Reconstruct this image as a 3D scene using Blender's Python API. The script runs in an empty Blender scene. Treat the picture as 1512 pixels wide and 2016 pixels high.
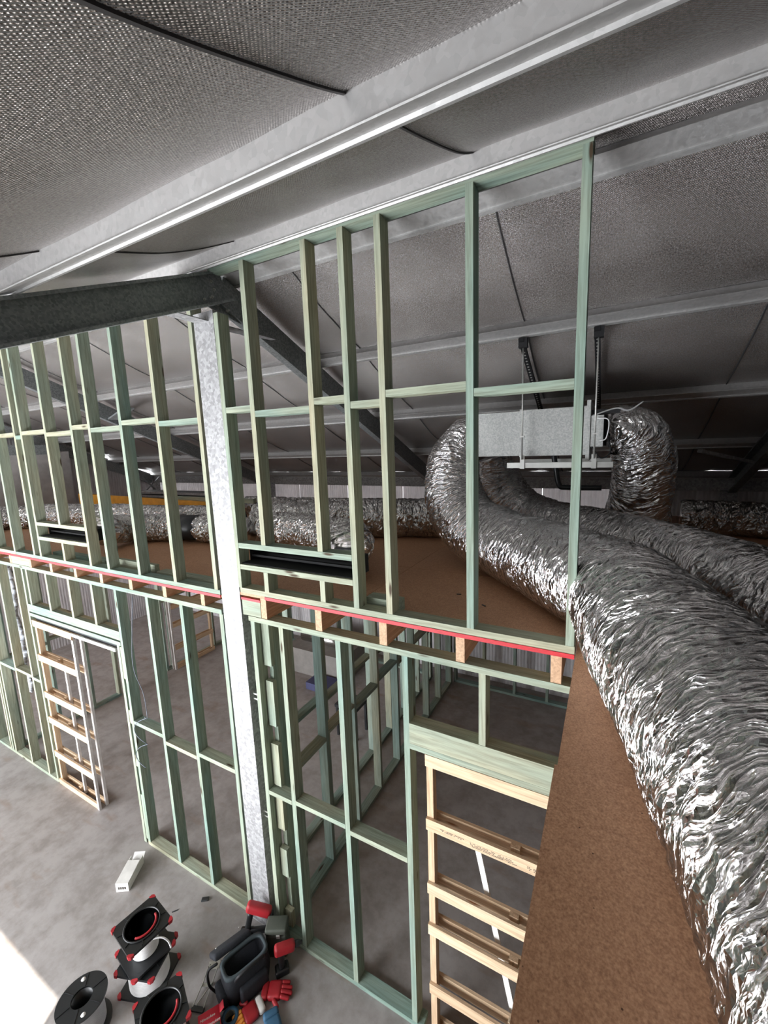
import bpy, bmesh, math, random
from mathutils import Vector, Matrix, noise
random.seed(7)
PI = math.pi
S = bpy.context.scene
COL = S.collection

# ---------------------------------------------------------------- camera
cam_d = bpy.data.cameras.new('camera')
cam = bpy.data.objects.new('camera', cam_d)
COL.objects.link(cam)
S.camera = cam
F_PX, YAW, PITCH, ROLL = 819.49, -0.498602, -0.154959, -0.0348424
cam_d.sensor_fit = 'HORIZONTAL'
cam_d.sensor_width = 36.0
cam_d.lens = 36.0 * F_PX / 1512.0
cam_d.clip_start = 0.02
fwd = Vector((math.sin(YAW) * math.cos(PITCH), math.cos(YAW) * math.cos(PITCH), math.sin(PITCH)))
rgt = fwd.cross(Vector((0, 0, 1))).normalized()
upv = rgt.cross(fwd)
r2 = rgt * math.cos(ROLL) + upv * math.sin(ROLL)
u2 = -rgt * math.sin(ROLL) + upv * math.cos(ROLL)
mw = Matrix((r2, u2, -fwd)).transposed().to_4x4()
mw.translation = Vector((0, 0, 3.85))
cam.matrix_world = mw

# ---------------------------------------------------------------- sky, sun, exposure
w = bpy.data.worlds.new('sky')
S.world = w
w.use_nodes = True
wn = w.node_tree.nodes
wn['Background'].inputs[0].default_value = (0.93, 0.96, 1.0, 1)
wn['Background'].inputs[1].default_value = 9.0
S.view_settings.view_transform = 'Standard'
S.view_settings.look = 'None'
S.view_settings.gamma = 1
S.view_settings.use_curve_mapping = False
S.view_settings.exposure = 1.25

sun_d = bpy.data.lights.new('sun', 'SUN')
sun_d.energy = 15
sun_d.angle = 0.009
sun_d.color = (1.0, 0.93, 0.82)
sun = bpy.data.objects.new('sun', sun_d)
COL.objects.link(sun)
sdir = Vector((-0.466, 0.885, -math.tan(math.radians(40.5)))).normalized()
sun.rotation_euler = sdir.to_track_quat('-Z', 'Y').to_euler()
sun.location = (0, -6, 8)
DOORS = [(-5.75, -1.75, 0.0, 2.9), (-9.6, -6.3, 0.0, 2.9)]      # roller door openings in the front wall
for dx0, dx1, dz0, dz1 in DOORS:
    ld = bpy.data.lights.new('doorway_daylight', 'AREA')
    ld.shape = 'RECTANGLE'
    ld.size = dx1 - dx0
    ld.size_y = dz1 - dz0
    ld.cycles.is_portal = True
    lo = bpy.data.objects.new('doorway_daylight', ld)
    COL.objects.link(lo)
    lo.location = ((dx0 + dx1) / 2, -2.0, (dz0 + dz1) / 2)
    lo.rotation_euler = (-PI / 2, 0, 0)          # -Z axis points to +Y ... into the shed
    lo.rotation_euler = Vector((0, 1, 0)).to_track_quat('-Z', 'Y').to_euler()

# ---------------------------------------------------------------- material helpers
MATS = {}


class NT:
    def __init__(s, name):
        s.m = bpy.data.materials.new(name)
        s.m.use_nodes = True
        s.t = s.m.node_tree
        s.n = s.t.nodes
        s.b = s.n['Principled BSDF']
        MATS[name] = s.m

    def add(s, typ, **kw):
        n = s.n.new(typ)
        for k, v in kw.items():
            setattr(n, k, v)
        return n

    def link(s, a, b):
        s.t.links.new(a, b)

    def setv(s, sock, v):
        if hasattr(v, 'links'):
            s.link(v, sock)
        else:
            sock.default_value = v

    def math(s, op, a, b=0.0, c=None):
        n = s.add('ShaderNodeMath', operation=op)
        s.setv(n.inputs[0], a)
        s.setv(n.inputs[1], b)
        if c is not None:
            s.setv(n.inputs[2], c)
        return n.outputs[0]

    def coords(s, kind='Object'):
        return s.add('ShaderNodeTexCoord').outputs[kind]

    def mapping(s, vec, scale=(1, 1, 1), loc=None, rot=(0, 0, 0)):
        n = s.add('ShaderNodeMapping')
        s.link(vec, n.inputs[0])
        n.inputs['Scale'].default_value = scale
        n.inputs['Rotation'].default_value = rot
        if loc is not None:
            s.setv(n.inputs['Location'], loc)
        return n.outputs[0]

    def noise(s, vec, scale, detail=3, rough=0.55, dist=0.0):
        n = s.add('ShaderNodeTexNoise')
        s.link(vec, n.inputs['Vector'])
        n.inputs['Scale'].default_value = scale
        n.inputs['Detail'].default_value = detail
        n.inputs['Roughness'].default_value = rough
        n.inputs['Distortion'].default_value = dist
        return n.outputs['Fac']

    def voro(s, vec, scale, feature='F1', out='Distance', rnd=1.0):
        n = s.add('ShaderNodeTexVoronoi', feature=feature)
        s.link(vec, n.inputs['Vector'])
        n.inputs['Scale'].default_value = scale
        n.inputs['Randomness'].default_value = rnd
        return n.outputs[out]

    def ramp(s, fac, stops):
        n = s.add('ShaderNodeValToRGB')
        s.link(fac, n.inputs[0])
        el = n.color_ramp.elements
        while len(el) < len(stops):
            el.new(0.5)
        for e, (p, c) in zip(el, stops):
            e.position = p
            e.color = (*c, 1) if len(c) == 3 else c
        return n.outputs[0]

    def mix(s, fac, a, b, blend='MIX'):
        n = s.add('ShaderNodeMix', data_type='RGBA', blend_type=blend)
        s.setv(n.inputs[0], fac)
        s.setv(n.inputs[6], a if hasattr(a, 'links') else (*a, 1))
        s.setv(n.inputs[7], b if hasattr(b, 'links') else (*b, 1))
        return n.outputs[2]

    def rnd(s):
        return s.add('ShaderNodeObjectInfo').outputs['Random']

    def bump(s, h, strength=0.3, dist=0.01):
        n = s.add('ShaderNodeBump')
        s.link(h, n.inputs['Height'])
        n.inputs['Strength'].default_value = strength
        n.inputs['Distance'].default_value = dist
        s.link(n.outputs[0], s.b.inputs['Normal'])
        return n

    def out(s, col=None, rough=None, metal=None, spec=None):
        if col is not None:
            s.setv(s.b.inputs['Base Color'], col if hasattr(col, 'links') else (*col, 1))
        if rough is not None:
            s.setv(s.b.inputs['Roughness'], rough)
        if metal is not None:
            s.setv(s.b.inputs['Metallic'], metal)
        if spec is not None:
            s.setv(s.b.inputs['Specular IOR Level'], spec)
        return s.m


def lin(r, g, b):
    f = lambda c: (c / 255) / 12.92 if c / 255 <= 0.04045 else ((c / 255 + 0.055) / 1.055) ** 2.4
    return (f(r), f(g), f(b))


def shifted(t):
    """object coordinates shifted by a per-object random amount"""
    cmb = t.add('ShaderNodeCombineXYZ')
    r = t.math('MULTIPLY', t.rnd(), 37.0)
    for i in range(3):
        t.link(r, cmb.inputs[i])
    va = t.add('ShaderNodeVectorMath', operation='ADD')
    t.link(t.coords('Object'), va.inputs[0])
    t.link(cmb.outputs[0], va.inputs[1])
    return va.outputs[0]


def timber_mat(name, c_a, c_b, c_c, knot):
    t = NT(name)
    v = shifted(t)
    grain = t.noise(t.mapping(v, (1.6, 34, 34)), 2.2, 4, 0.6, 0.6)
    broad = t.noise(t.mapping(v, (0.9, 5, 5)), 1.3, 2)
    hue = t.math('ADD', t.math('MULTIPLY', t.rnd(), 0.42), t.math('MULTIPLY', broad, 0.85))
    base = t.ramp(hue, [(0.22, c_a), (0.55, c_b), (0.95, c_c)])
    g = t.ramp(grain, [(0.28, (0.62, 0.6, 0.56)), (0.62, (1.05, 1.05, 1.03))])
    col = t.mix(1.0, base, g, 'MULTIPLY')
    kd = t.voro(t.mapping(v, (1.0, 4.6, 4.6)), 2.4)
    km = t.ramp(kd, [(0.06, (1, 1, 1)), (0.13, (0, 0, 0))])
    col = t.mix(km, col, knot)
    t.bump(grain, 0.25, 0.004)
    return t.out(col, 0.72, 0, 0.25)


timber_mat('treated_timber', lin(172, 164, 138), lin(156, 162, 144), lin(124, 148, 140), lin(70, 58, 44))
timber_mat('pine', lin(226, 206, 180), lin(216, 190, 160), lin(206, 176, 146), lin(150, 100, 66))
timber_mat('joist_pine', lin(206, 176, 148), lin(196, 164, 136), lin(186, 154, 126), lin(110, 72, 46))
timber_mat('dull_timber', lin(150, 146, 124), lin(138, 148, 136), lin(110, 136, 134), lin(64, 54, 44))

# concrete slab
t = NT('concrete')
v = t.coords('Object')
n1 = t.noise(v, 0.55, 5, 0.6)
n2 = t.noise(v, 6.0, 5, 0.65)
n3 = t.noise(t.mapping(v, (1.0, 3.5, 1), rot=(0, 0, 0.5)), 1.6, 3)
c = t.ramp(n1, [(0.3, lin(128, 122, 118)), (0.55, lin(146, 141, 139)), (0.75, lin(160, 155, 154))])
c = t.mix(0.45, c, t.ramp(n2, [(0.35, lin(114, 108, 104)), (0.6, lin(160, 156, 154))]))
c = t.mix(t.ramp(n3, [(0.60, (0, 0, 0)), (0.72, (0.5, 0.5, 0.5))]), c, lin(126, 106, 92))
t.bump(n2, 0.12, 0.004)
t.out(c, 0.62, 0, 0.35)

# particle board
t = NT('particle_board')
v = t.coords('Object')
n1 = t.noise(v, 170, 2, 0.6)
n2 = t.noise(v, 55, 4, 0.7)
n3 = t.noise(v, 1.1, 3)
c = t.ramp(n1, [(0.3, lin(146, 104, 76)), (0.5, lin(186, 140, 106)), (0.72, lin(218, 174, 138))])
c = t.mix(0.4, c, t.ramp(n2, [(0.3, lin(150, 108, 80)), (0.65, lin(204, 158, 122))]))
c = t.mix(t.ramp(n3, [(0.45, (0, 0, 0)), (0.8, (0.35, 0.35, 0.35))]), c, lin(146, 102, 72))
sp = t.ramp(t.voro(v, 23), [(0.035, (1, 1, 1)), (0.06, (0, 0, 0))])
c = t.mix(sp, c, lin(90, 60, 42))
t.bump(n1, 0.1, 0.002)
t.out(c, 0.55, 0, 0.3)
t = NT('red_edge')
n1 = t.noise(t.mapping(t.coords('Object'), (6, 60, 200)), 3, 3)
t.out(t.ramp(n1, [(0.3, lin(146, 20, 30)), (0.7, lin(206, 44, 54))]), 0.6)


def weave(t, vec, per):
    sx = t.add('ShaderNodeSeparateXYZ')
    t.link(vec, sx.inputs[0])
    k = 2 * PI / per
    a = t.math('SINE', t.math('MULTIPLY', sx.outputs[0], k))
    b = t.math('SINE', t.math('MULTIPLY', sx.outputs[1], k * 0.8))
    return t.math('ADD', t.math('MULTIPLY', a, b), t.math('MULTIPLY', a, 0.35))


t = NT('foil_blanket')
uv = t.coords('UV')
wv = weave(t, uv, 0.0078)
nz = t.noise(uv, 75, 4, 0.7)
lines = t.noise(t.mapping(uv, (3.0, 140, 1)), 1.0, 3, 0.7)
h = t.math('ADD', t.math('MULTIPLY', wv, 0.55), t.math('ADD', t.math('MULTIPLY', nz, 1.7), t.math('MULTIPLY', lines, 0.5)))
t.bump(h, 0.9, 0.0034)
big = t.noise(uv, 1.3, 3)
c = t.ramp(big, [(0.3, lin(158, 154, 152)), (0.7, lin(182, 178, 176))])
spk = t.noise(t.mapping(uv, (1.0, 0.7, 1)), 130, 3, 0.75)
c = t.mix(1.0, c, t.ramp(spk, [(0.36, (0.62, 0.61, 0.6)), (0.6, (1.22, 1.21, 1.2))]), 'MULTIPLY')
t.out(c, 0.27, 0.95)

t = NT('foil_wall')
uv = t.coords('Object')
sx = t.add('ShaderNodeSeparateXYZ')
t.link(uv, sx.inputs[0])
ribs = t.math('SINE', t.math('MULTIPLY', t.math('ADD', sx.outputs[0], sx.outputs[1]), 2 * PI / 0.05))
nz = t.noise(t.mapping(uv, (6, 6, 1.2)), 4, 4, 0.6)
t.bump(t.math('ADD', t.math('MULTIPLY', ribs, 0.3), nz), 0.6, 0.01)
t.out(t.ramp(nz, [(0.3, lin(176, 172, 174)), (0.7, lin(204, 201, 203))]), 0.45, 0.35)

t = NT('white_ribbed')
sx = t.add('ShaderNodeSeparateXYZ')
t.link(t.coords('Object'), sx.inputs[0])
ribs = t.math('SINE', t.math('MULTIPLY', sx.outputs[0], 2 * PI / 0.045))
bmp = t.bump(ribs, 0.5, 0.006)
t.out(t.ramp(t.noise(t.coords('Object'), 5, 3), [(0.3, lin(206, 202, 202)), (0.7, lin(226, 222, 222))]), 0.4)
tr = t.add('ShaderNodeBsdfTranslucent')
t.link(t.ramp(ribs, [(0.2, (0.85, 0.82, 0.82)), (0.8, (0.98, 0.95, 0.95))]), tr.inputs['Color'])
mx = t.add('ShaderNodeMixShader')
mx.inputs[0].default_value = 0.085
t.link(t.b.outputs[0], mx.inputs[1])
t.link(tr.outputs[0], mx.inputs[2])
t.link(mx.outputs[0], t.n['Material Output'].inputs['Surface'])


def duct_mat(name, col, rough, dist=0.016, fq=1.0):
    t = NT(name)
    uv = t.coords('UV')
    w1 = t.noise(uv, 3.0, 2)
    wob = t.add('ShaderNodeVectorMath', operation='ADD')
    cm = t.add('ShaderNodeCombineXYZ')
    t.link(t.math('MULTIPLY', w1, 0.20), cm.inputs[0])
    t.link(uv, wob.inputs[0])
    t.link(cm.outputs[0], wob.inputs[1])

    def ridged(scale, asp, rot, pw):
        nn = t.noise(t.mapping(wob.outputs[0], (1.0, asp, 1), rot=(0, 0, rot)), scale * fq, 2, 0.5)
        a_ = t.math('ABSOLUTE', t.math('SUBTRACT', nn, 0.5))
        return t.math('SUBTRACT', 1.0, t.math('MULTIPLY', t.math('POWER', a_, pw), 2.2))
    a = ridged(19, 0.18, 0.30, 0.8)
    b = ridged(38, 0.22, -0.20, 0.8)
    c_ = ridged(95, 0.40, 0.55, 0.9)
    d_ = t.voro(t.mapping(wob.outputs[0], (1.0, 0.45, 1), rot=(0, 0, 0.2)), 60)
    h = t.math('ADD', t.math('MULTIPLY', a, 1.5), t.math('ADD', t.math('MULTIPLY', b, 0.8), t.math('ADD', t.math('MULTIPLY', c_, 0.2), t.math('MULTIPLY', d_, 0.35))))
    t.bump(h, 1.0, dist)
    return t.out(col, rough, 1.0)


duct_mat('duct_foil', lin(228, 226, 226), 0.16)
duct_mat('duct_foil_far', lin(226, 224, 222), 0.15, 0.045, 0.5)


def galv(name, ca, cb, rough, metal, sc=55):
    t = NT(name)
    v = t.coords('Object')
    cc = t.voro(v, sc, out='Color')
    sp = t.add('ShaderNodeSeparateColor')
    t.link(cc, sp.inputs[0])
    n = t.noise(v, 3.0, 4)
    f = t.math('ADD', t.math('MULTIPLY', sp.outputs[0], 0.55), t.math('MULTIPLY', n, 0.45))
    col = t.ramp(f, [(0.25, ca), (0.75, cb)])
    t.setv(t.b.inputs['Roughness'], t.math('ADD', t.math('MULTIPLY', sp.outputs[1], 0.15), rough))
    return t.out(col, None, metal)


galv('galvanised', lin(132, 132, 133), lin(166, 166, 167), 0.5, 0.25)
galv('galvanised_dark', lin(120, 124, 126), lin(150, 154, 154), 0.45, 0.6, 90)
galv('purlin_steel', lin(178, 177, 176), lin(188, 187, 186), 0.5, 0.7, 60)
galv('fan_casing', lin(160, 162, 160), lin(186, 187, 184), 0.45, 0.35, 110)


def plain(name, col, rough=0.5, metal=0.0, var=0.12, sc=9):
    t = NT(name)
    n = t.noise(t.coords('Object'), sc, 3)
    lo = tuple(x * (1 - var) for x in col)
    hi = tuple(min(1, x * (1 + var)) for x in col)
    return t.out(t.ramp(n, [(0.3, lo), (0.7, hi)]), rough, metal)


plain('black_plastic', lin(26, 28, 30), 0.38)
plain('black_fabric', lin(30, 33, 40), 0.85, 0, 0.3, 60)
plain('grey_lining', lin(52, 62, 66), 0.8)
plain('matte_black', lin(16, 16, 18), 0.8)
plain('cable_slate', lin(96, 104, 116), 0.5)
plain('dull_board', lin(120, 116, 112), 0.8)
plain('navy_card', lin(60, 62, 96), 0.7)
plain('red_plastic', lin(160, 32, 40), 0.5)
plain('red_card', lin(196, 38, 56), 0.55)
plain('white_card', lin(222, 220, 216), 0.7)
plain('white_paint', lin(236, 234, 230), 0.45)
plain('cable_white', lin(224, 224, 224), 0.4)
plain('cable_grey', lin(150, 150, 150), 0.45)
plain('steel_dark', lin(70, 72, 74), 0.45, 0.7)
plain('strap_black', lin(30, 30, 32), 0.6, 0.3)
plain('orange', lin(232, 150, 60), 0.6)
plain('yellow_beam', lin(226, 160, 52), 0.55)
plain('blue_rubber', lin(52, 92, 120), 0.6)
plain('green_plastic', lin(70, 170, 60), 0.5)
plain('zinc', lin(190, 190, 186), 0.4, 0.7)
plain('dark_green_case', lin(72, 76, 68), 0.6)
plain('aluminium', lin(214, 210, 208), 0.35, 0.35)
plain('insulation_white', lin(186, 190, 198), 0.9, 0, 0.2, 40)
plain('print_ink', lin(70, 64, 58), 0.8)
plain('shadow_joint', lin(46, 44, 44), 0.8)
plain('panel_grey', lin(150, 146, 144), 0.6)
plain('wall_sheet', lin(118, 116, 114), 0.7)
plain('brick_red', lin(150, 84, 70), 0.8)


# ---------------------------------------------------------------- geometry helpers
def link(o, parent=None):
    COL.objects.link(o)
    if parent:
        o.parent = parent
    return o


def tag(o, label=None, cat=None, group=None, kind=None):
    if label:
        o['label'] = label
    if cat:
        o['category'] = cat
    if group:
        o['group'] = group
    if kind:
        o['kind'] = kind
    return o


def thing(name, loc, label, cat, group=None, rz=0.0, kind=None):
    o = bpy.data.objects.new(name, None)
    COL.objects.link(o)
    o.location = loc
    o.rotation_euler = (0, 0, rz)
    o.empty_display_size = 0.1
    return tag(o, label, cat, group, kind)


def mesh_obj(name, verts, faces, mat, parent=None, loc=(0, 0, 0), smooth=False, rot=None):
    me = bpy.data.meshes.new(name)
    me.from_pydata(verts, [], faces)
    me.update()
    if mat:
        me.materials.append(MATS[mat])
    if smooth:
        for p in me.polygons:
            p.use_smooth = True
    o = bpy.data.objects.new(name, me)
    o.location = loc
    if rot:
        o.rotation_euler = rot
    return link(o, parent)


BOXC = {}


def box_mesh(name, sx, sy, sz, mat):
    key = (round(sx, 4), round(sy, 4), round(sz, 4), mat)
    if key in BOXC:
        return BOXC[key]
    x, y, z = sx / 2, sy / 2, sz / 2
    v = [(-x, -y, -z), (x, -y, -z), (x, y, -z), (-x, y, -z), (-x, -y, z), (x, -y, z), (x, y, z), (-x, y, z)]
    f = [(0, 3, 2, 1), (4, 5, 6, 7), (0, 1, 5, 4), (1, 2, 6, 5), (2, 3, 7, 6), (3, 0, 4, 7)]
    me = bpy.data.meshes.new(name)
    me.from_pydata(v, [], f)
    me.materials.append(MATS[mat])
    BOXC[key] = me
    return me


def bx(name, mat, parent, x0, x1, y0, y1, z0, z1, rot=None, label=None):
    """world-aligned box whose local X runs along its longest side (grain direction)"""
    dx, dy, dz = x1 - x0, y1 - y0, z1 - z0
    c = Vector(((x0 + x1) / 2, (y0 + y1) / 2, (z0 + z1) / 2))
    if dz >= dx and dz >= dy:
        me = box_mesh(name, dz, dy, dx, mat)
        e = (0, -PI / 2, 0)
    elif dy >= dx:
        me = box_mesh(name, dy, dx, dz, mat)
        e = (0, 0, PI / 2)
    else:
        me = box_mesh(name, dx, dy, dz, mat)
        e = (0, 0, 0)
    o = bpy.data.objects.new(name, me)
    if parent:
        c = c - parent.location
    o.location = c
    o.rotation_euler = e
    link(o, parent)
    if rot:
        o.rotation_euler = (Matrix.Rotation(rot[2], 3, 'Z') @ Matrix.Rotation(rot[1], 3, 'Y') @ Matrix.Rotation(rot[0], 3, 'X') @ o.rotation_euler.to_matrix()).to_euler()
    if label:
        o['label'] = label
    return o


def bar(name, mat, parent, a, b, wd, ht, twist=0.0):
    """box of section wd x ht running from point a to point b"""
    a, b = Vector(a), Vector(b)
    d = b - a
    me = box_mesh(name, d.length, wd, ht, mat)
    o = bpy.data.objects.new(name, me)
    o.location = (a + b) / 2 - (parent.location if parent else Vector())
    x = d.normalized()
    z = Vector((0, 0, 1)) if abs(x.z) < 0.95 else Vector((0, 1, 0))
    y = z.cross(x).normalized()
    z = x.cross(y)
    m = Matrix((x, y, z)).transposed() @ Matrix.Rotation(twist, 3, 'X')
    o.rotation_euler = m.to_euler()
    return link(o, parent)


def prism(name, mat, parent, prof, a, b, up=(0, 0, 1)):
    """closed 2-D profile (list of (side, up)) swept from a to b"""
    a, b = Vector(a), Vector(b)
    x = (b - a).normalized()
    u = Vector(up)
    sd = u.cross(x).normalized()
    u = x.cross(sd)
    n = len(prof)
    base = (a + b) / 2
    vs = []
    for p in (a, b):
        for s_, h_ in prof:
            vs.append(p + sd * s_ + u * h_ - base)
    fs = [tuple(range(n))[::-1], tuple(range(n, 2 * n))]
    for i in range(n):
        j = (i + 1) % n
        fs.append((i, j, n + j, n + i))
    o = mesh_obj(name, vs, fs, mat, parent, base - (parent.location if parent else Vector()))
    return o


def catmull(pts, n):
    P = [Vector(p) for p in pts]
    P = [P[0] * 2 - P[1]] + P + [P[-1] * 2 - P[-2]]
    out = []
    for i in range(1, len(P) - 2):
        for k in range(n):
            t_ = k / n
            p0, p1, p2, p3 = P[i - 1], P[i], P[i + 1], P[i + 2]
            out.append(0.5 * ((2 * p1) + (p2 - p0) * t_ + (2 * p0 - 5 * p1 + 4 * p2 - p3) * t_ ** 2 + (3 * p1 - p0 - 3 * p2 + p3) * t_ ** 3))
    out.append(P[-2])
    return out


def lerp_list(vals, t_):
    x = t_ * (len(vals) - 1)
    i = min(int(x), len(vals) - 2)
    f = x - i
    f = f * f * (3 - 2 * f)
    return vals[i] * (1 - f) + vals[i + 1] * f


def frames(pts):
    fr = []
    tg = []
    for i in range(len(pts)):
        a = pts[max(i - 1, 0)]
        b = pts[min(i + 1, len(pts) - 1)]
        tg.append((b - a).normalized())
    n = Vector((0, 0, 1))
    if abs(tg[0].z) > 0.9:
        n = Vector((0, 1, 0))
    n = (n - tg[0] * n.dot(tg[0])).normalized()
    for i, t_ in enumerate(tg):
        n = (n - t_ * n.dot(t_)).normalized()
        fr.append((t_, n, t_.cross(n)))
    return fr


def tube(name, mat, parent, pts, rad, seg=10, smooth=True, sub=6):
    """plain smooth tube (cables, rods, pipes)"""
    c = catmull(pts, sub) if len(pts) > 2 else [Vector(p) for p in pts]
    fr = frames(c)
    org = parent.location if parent else Vector()
    vs, fs = [], []
    for i, p in enumerate(c):
        for k in range(seg):
            an = 2 * PI * k / seg
            vs.append(p - org + (fr[i][1] * math.cos(an) + fr[i][2] * math.sin(an)) * rad)
    for i in range(len(c) - 1):
        for k in range(seg):
            k2 = (k + 1) % seg
            fs.append((i * seg + k, i * seg + k2, (i + 1) * seg + k2, (i + 1) * seg + k))
    fs.append(tuple(range(seg))[::-1])
    fs.append(tuple((len(c) - 1) * seg + k for k in range(seg)))
    o = mesh_obj(name, vs, fs, mat, parent, smooth=smooth)
    return o


def duct(label, pts, radii, step=0.014, seg=120, amp=0.010, mat='duct_foil', seed=0.0, flat_floor=None):
    fq = 0.55 if mat == 'duct_foil_far' else 1.0
    """crumpled foil flexible duct"""
    c = catmull(pts, 24)
    # resample evenly
    L = [0.0]
    for i in range(1, len(c)):
        L.append(L[-1] + (c[i] - c[i - 1]).length)
    n = max(8, int(L[-1] / step))
    q, qt, j = [], [], 0
    for i in range(n + 1):
        s_ = L[-1] * i / n
        while j < len(L) - 2 and L[j + 1] < s_:
            j += 1
        f = (s_ - L[j]) / max(1e-6, L[j + 1] - L[j])
        q.append(c[j].lerp(c[j + 1], f))
        qt.append((j + f) / (len(c) - 1))
    fr = frames(q)
    base = q[len(q) // 2].copy()
    base.z = min(p.z for p in q)
    vs, fs = [], []
    rid = noise.noise
    for i, p in enumerate(q):
        s_ = L[-1] * i / n
        r = lerp_list(radii, qt[i])
        for k in range(seg):
            an = 2 * PI * k / seg
            cx, sx = math.cos(an), math.sin(an)
            d = fr[i][1] * cx + fr[i][2] * sx
            pv = Vector((cx * 1.5, sx * 1.5, s_ * 3.0 + seed))
            low = rid(pv)
            sk = s_ + 0.05 * math.sin(an * 2 + s_ * 3 + seed) + 0.04 * low
            f1 = 1 - abs(rid(Vector((cx * 2.2 + 7, sx * 2.2, sk * 26 * fq + seed)))) * 2
            f2 = 1 - abs(rid(Vector((cx * 5 + 3, sx * 5, sk * 58 * fq + seed)))) * 2
            rr = r + amp * (0.8 * low + 0.85 * f1 + 0.5 * f2) - amp * 0.6
            v_ = p + d * rr
            if flat_floor is not None and v_.z < flat_floor + 0.004:
                v_.z = flat_floor + 0.004
            vs.append(v_ - base)
    for i in range(n):
        for k in range(seg):
            k2 = (k + 1) % seg
            fs.append((i * seg + k, i * seg + k2, (i + 1) * seg + k2, (i + 1) * seg + k))
    fs.append(tuple(range(seg))[::-1])
    fs.append(tuple(n * seg + k for k in range(seg)))
    o = mesh_obj('flexible_duct', vs, fs, mat, None, base, smooth=True)
    uvl = o.data.uv_layers.new(name='UVMap')
    data = [0.0] * (2 * len(o.data.loops))
    idx = 0
    for pl in o.data.polygons:
        vi = list(pl.vertices)
        if len(vi) == 4:
            kk = [x % seg for x in vi]
            wrap = (seg - 1) in kk and 0 in kk
            for x, kx in zip(vi, kk):
                if wrap and kx == 0:
                    kx = seg
                data[2 * idx] = L[-1] * (x // seg) / n + seed
                data[2 * idx + 1] = 2 * PI * 0.22 * kx / seg
                idx += 1
        else:
            idx += len(vi)
    uvl.data.foreach_set('uv', data)
    return tag(o, label, 'duct', 'insulated flexible air ducts')


def lathe(name, mat, parent, prof, loc=(0, 0, 0), seg=40, rot=None, smooth=True, caps=True):
    """prof list of (radius, z)"""
    vs, fs = [], []
    for r, z in prof:
        for k in range(seg):
            a = 2 * PI * k / seg
            vs.append((r * math.cos(a), r * math.sin(a), z))
    for i in range(len(prof) - 1):
        for k in range(seg):
            k2 = (k + 1) % seg
            fs.append((i * seg + k, i * seg + k2, (i + 1) * seg + k2, (i + 1) * seg + k))
    if caps:
        fs.append(tuple(range(seg))[::-1])
        fs.append(tuple((len(prof) - 1) * seg + k for k in range(seg)))
    return mesh_obj(name, vs, fs, mat, parent, loc, smooth=smooth, rot=rot)


def rounded(name, mat, parent, sx, sy, sz, r, loc, rot=None, taper=1.0, seg=4, puff=0.0):
    bm = bmesh.new()
    bmesh.ops.create_cube(bm, size=1.0)
    for v in bm.verts:
        k = taper if v.co.z > 0 else 1.0
        v.co = Vector((v.co.x * sx * k, v.co.y * sy * k, v.co.z * sz))
    bmesh.ops.bevel(bm, geom=bm.edges[:] + bm.verts[:], offset=r, segments=seg, profile=0.5, affect='EDGES')
    if puff:
        for v in bm.verts:
            v.co += v.co.normalized() * puff * noise.noise(v.co * 14)
    me = bpy.data.meshes.new(name)
    bm.to_mesh(me)
    bm.free()
    me.materials.append(MATS[mat])
    for p in me.polygons:
        p.use_smooth = True
    o = bpy.data.objects.new(name, me)
    o.location = loc
    if rot:
        o.rotation_euler = rot
    return link(o, parent)


def plate_with_hole(name, mat, parent, half, hole, z0, z1, seg=48, corner=0.02):
    """square plate with a round hole, centred on the parent"""
    vs, fs = [], []
    for z in (z0, z1):
        for k in range(seg):
            a = 2 * PI * (k + 0.5) / seg
            c_, s_ = math.cos(a), math.sin(a)
            m = max(abs(c_), abs(s_))
            x, y = c_ / m * half, s_ / m * half
            cut = abs(x) + abs(y) - (2 * half - corner)
            if cut > 0:
                x -= math.copysign(cut / 2, x)
                y -= math.copysign(cut / 2, y)
            vs.append((x, y, z))
        for k in range(seg):
            a = 2 * PI * (k + 0.5) / seg
            vs.append((math.cos(a) * hole, math.sin(a) * hole, z))
    for k in range(seg):
        k2 = (k + 1) % seg
        o_, i_ = 0, seg
        O, I = 2 * seg, 3 * seg
        fs += [(o_ + k, i_ + k, i_ + k2, o_ + k2), (O + k, O + k2, I + k2, I + k), (o_ + k, o_ + k2, O + k2, O + k), (i_ + k2, i_ + k, I + k, I + k2)]
    return mesh_obj(name, vs, fs, mat, parent)


# ================================================================ THE SETTING
RY, RZ, TS = 2.165, 5.04, 0.4142          # ridge of the rafter tops, roof slope
FARY, NEARY = 6.35, -2.0
XL, XR = -9.8, 5.0
TH = 0.075                                # purlin height
COSR = math.cos(math.atan(TS))


def roof_z(y):
    return RZ + (0.02 if y < RY else 0.0) - TS * abs(y - RY)


floor = bx('floor', 'concrete', None, XL - 0.2, XR + 0.2, NEARY - 0.2, FARY + 0.2, -0.15, 0.0)
floor.rotation_euler = (0, 0, 0)
tag(floor, 'grey stained concrete slab with scuffs and a sunlit corner', None, None, 'structure')

# mezzanine floor of particle board sheets
ZL, ZR = 2.812, 2.864                     # top of the boards left and right of the column
mz = thing('mezzanine_floor', (0, 2, 2.84), 'brown particle board mezzanine floor with red sheet edges', None, kind='structure')


def sheet(x0, x1, y0, y1, zt):
    o = bx('floor_sheet', 'particle_board', mz, x0, x1, y0, y1, zt - 0.02, zt)
    return o


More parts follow.
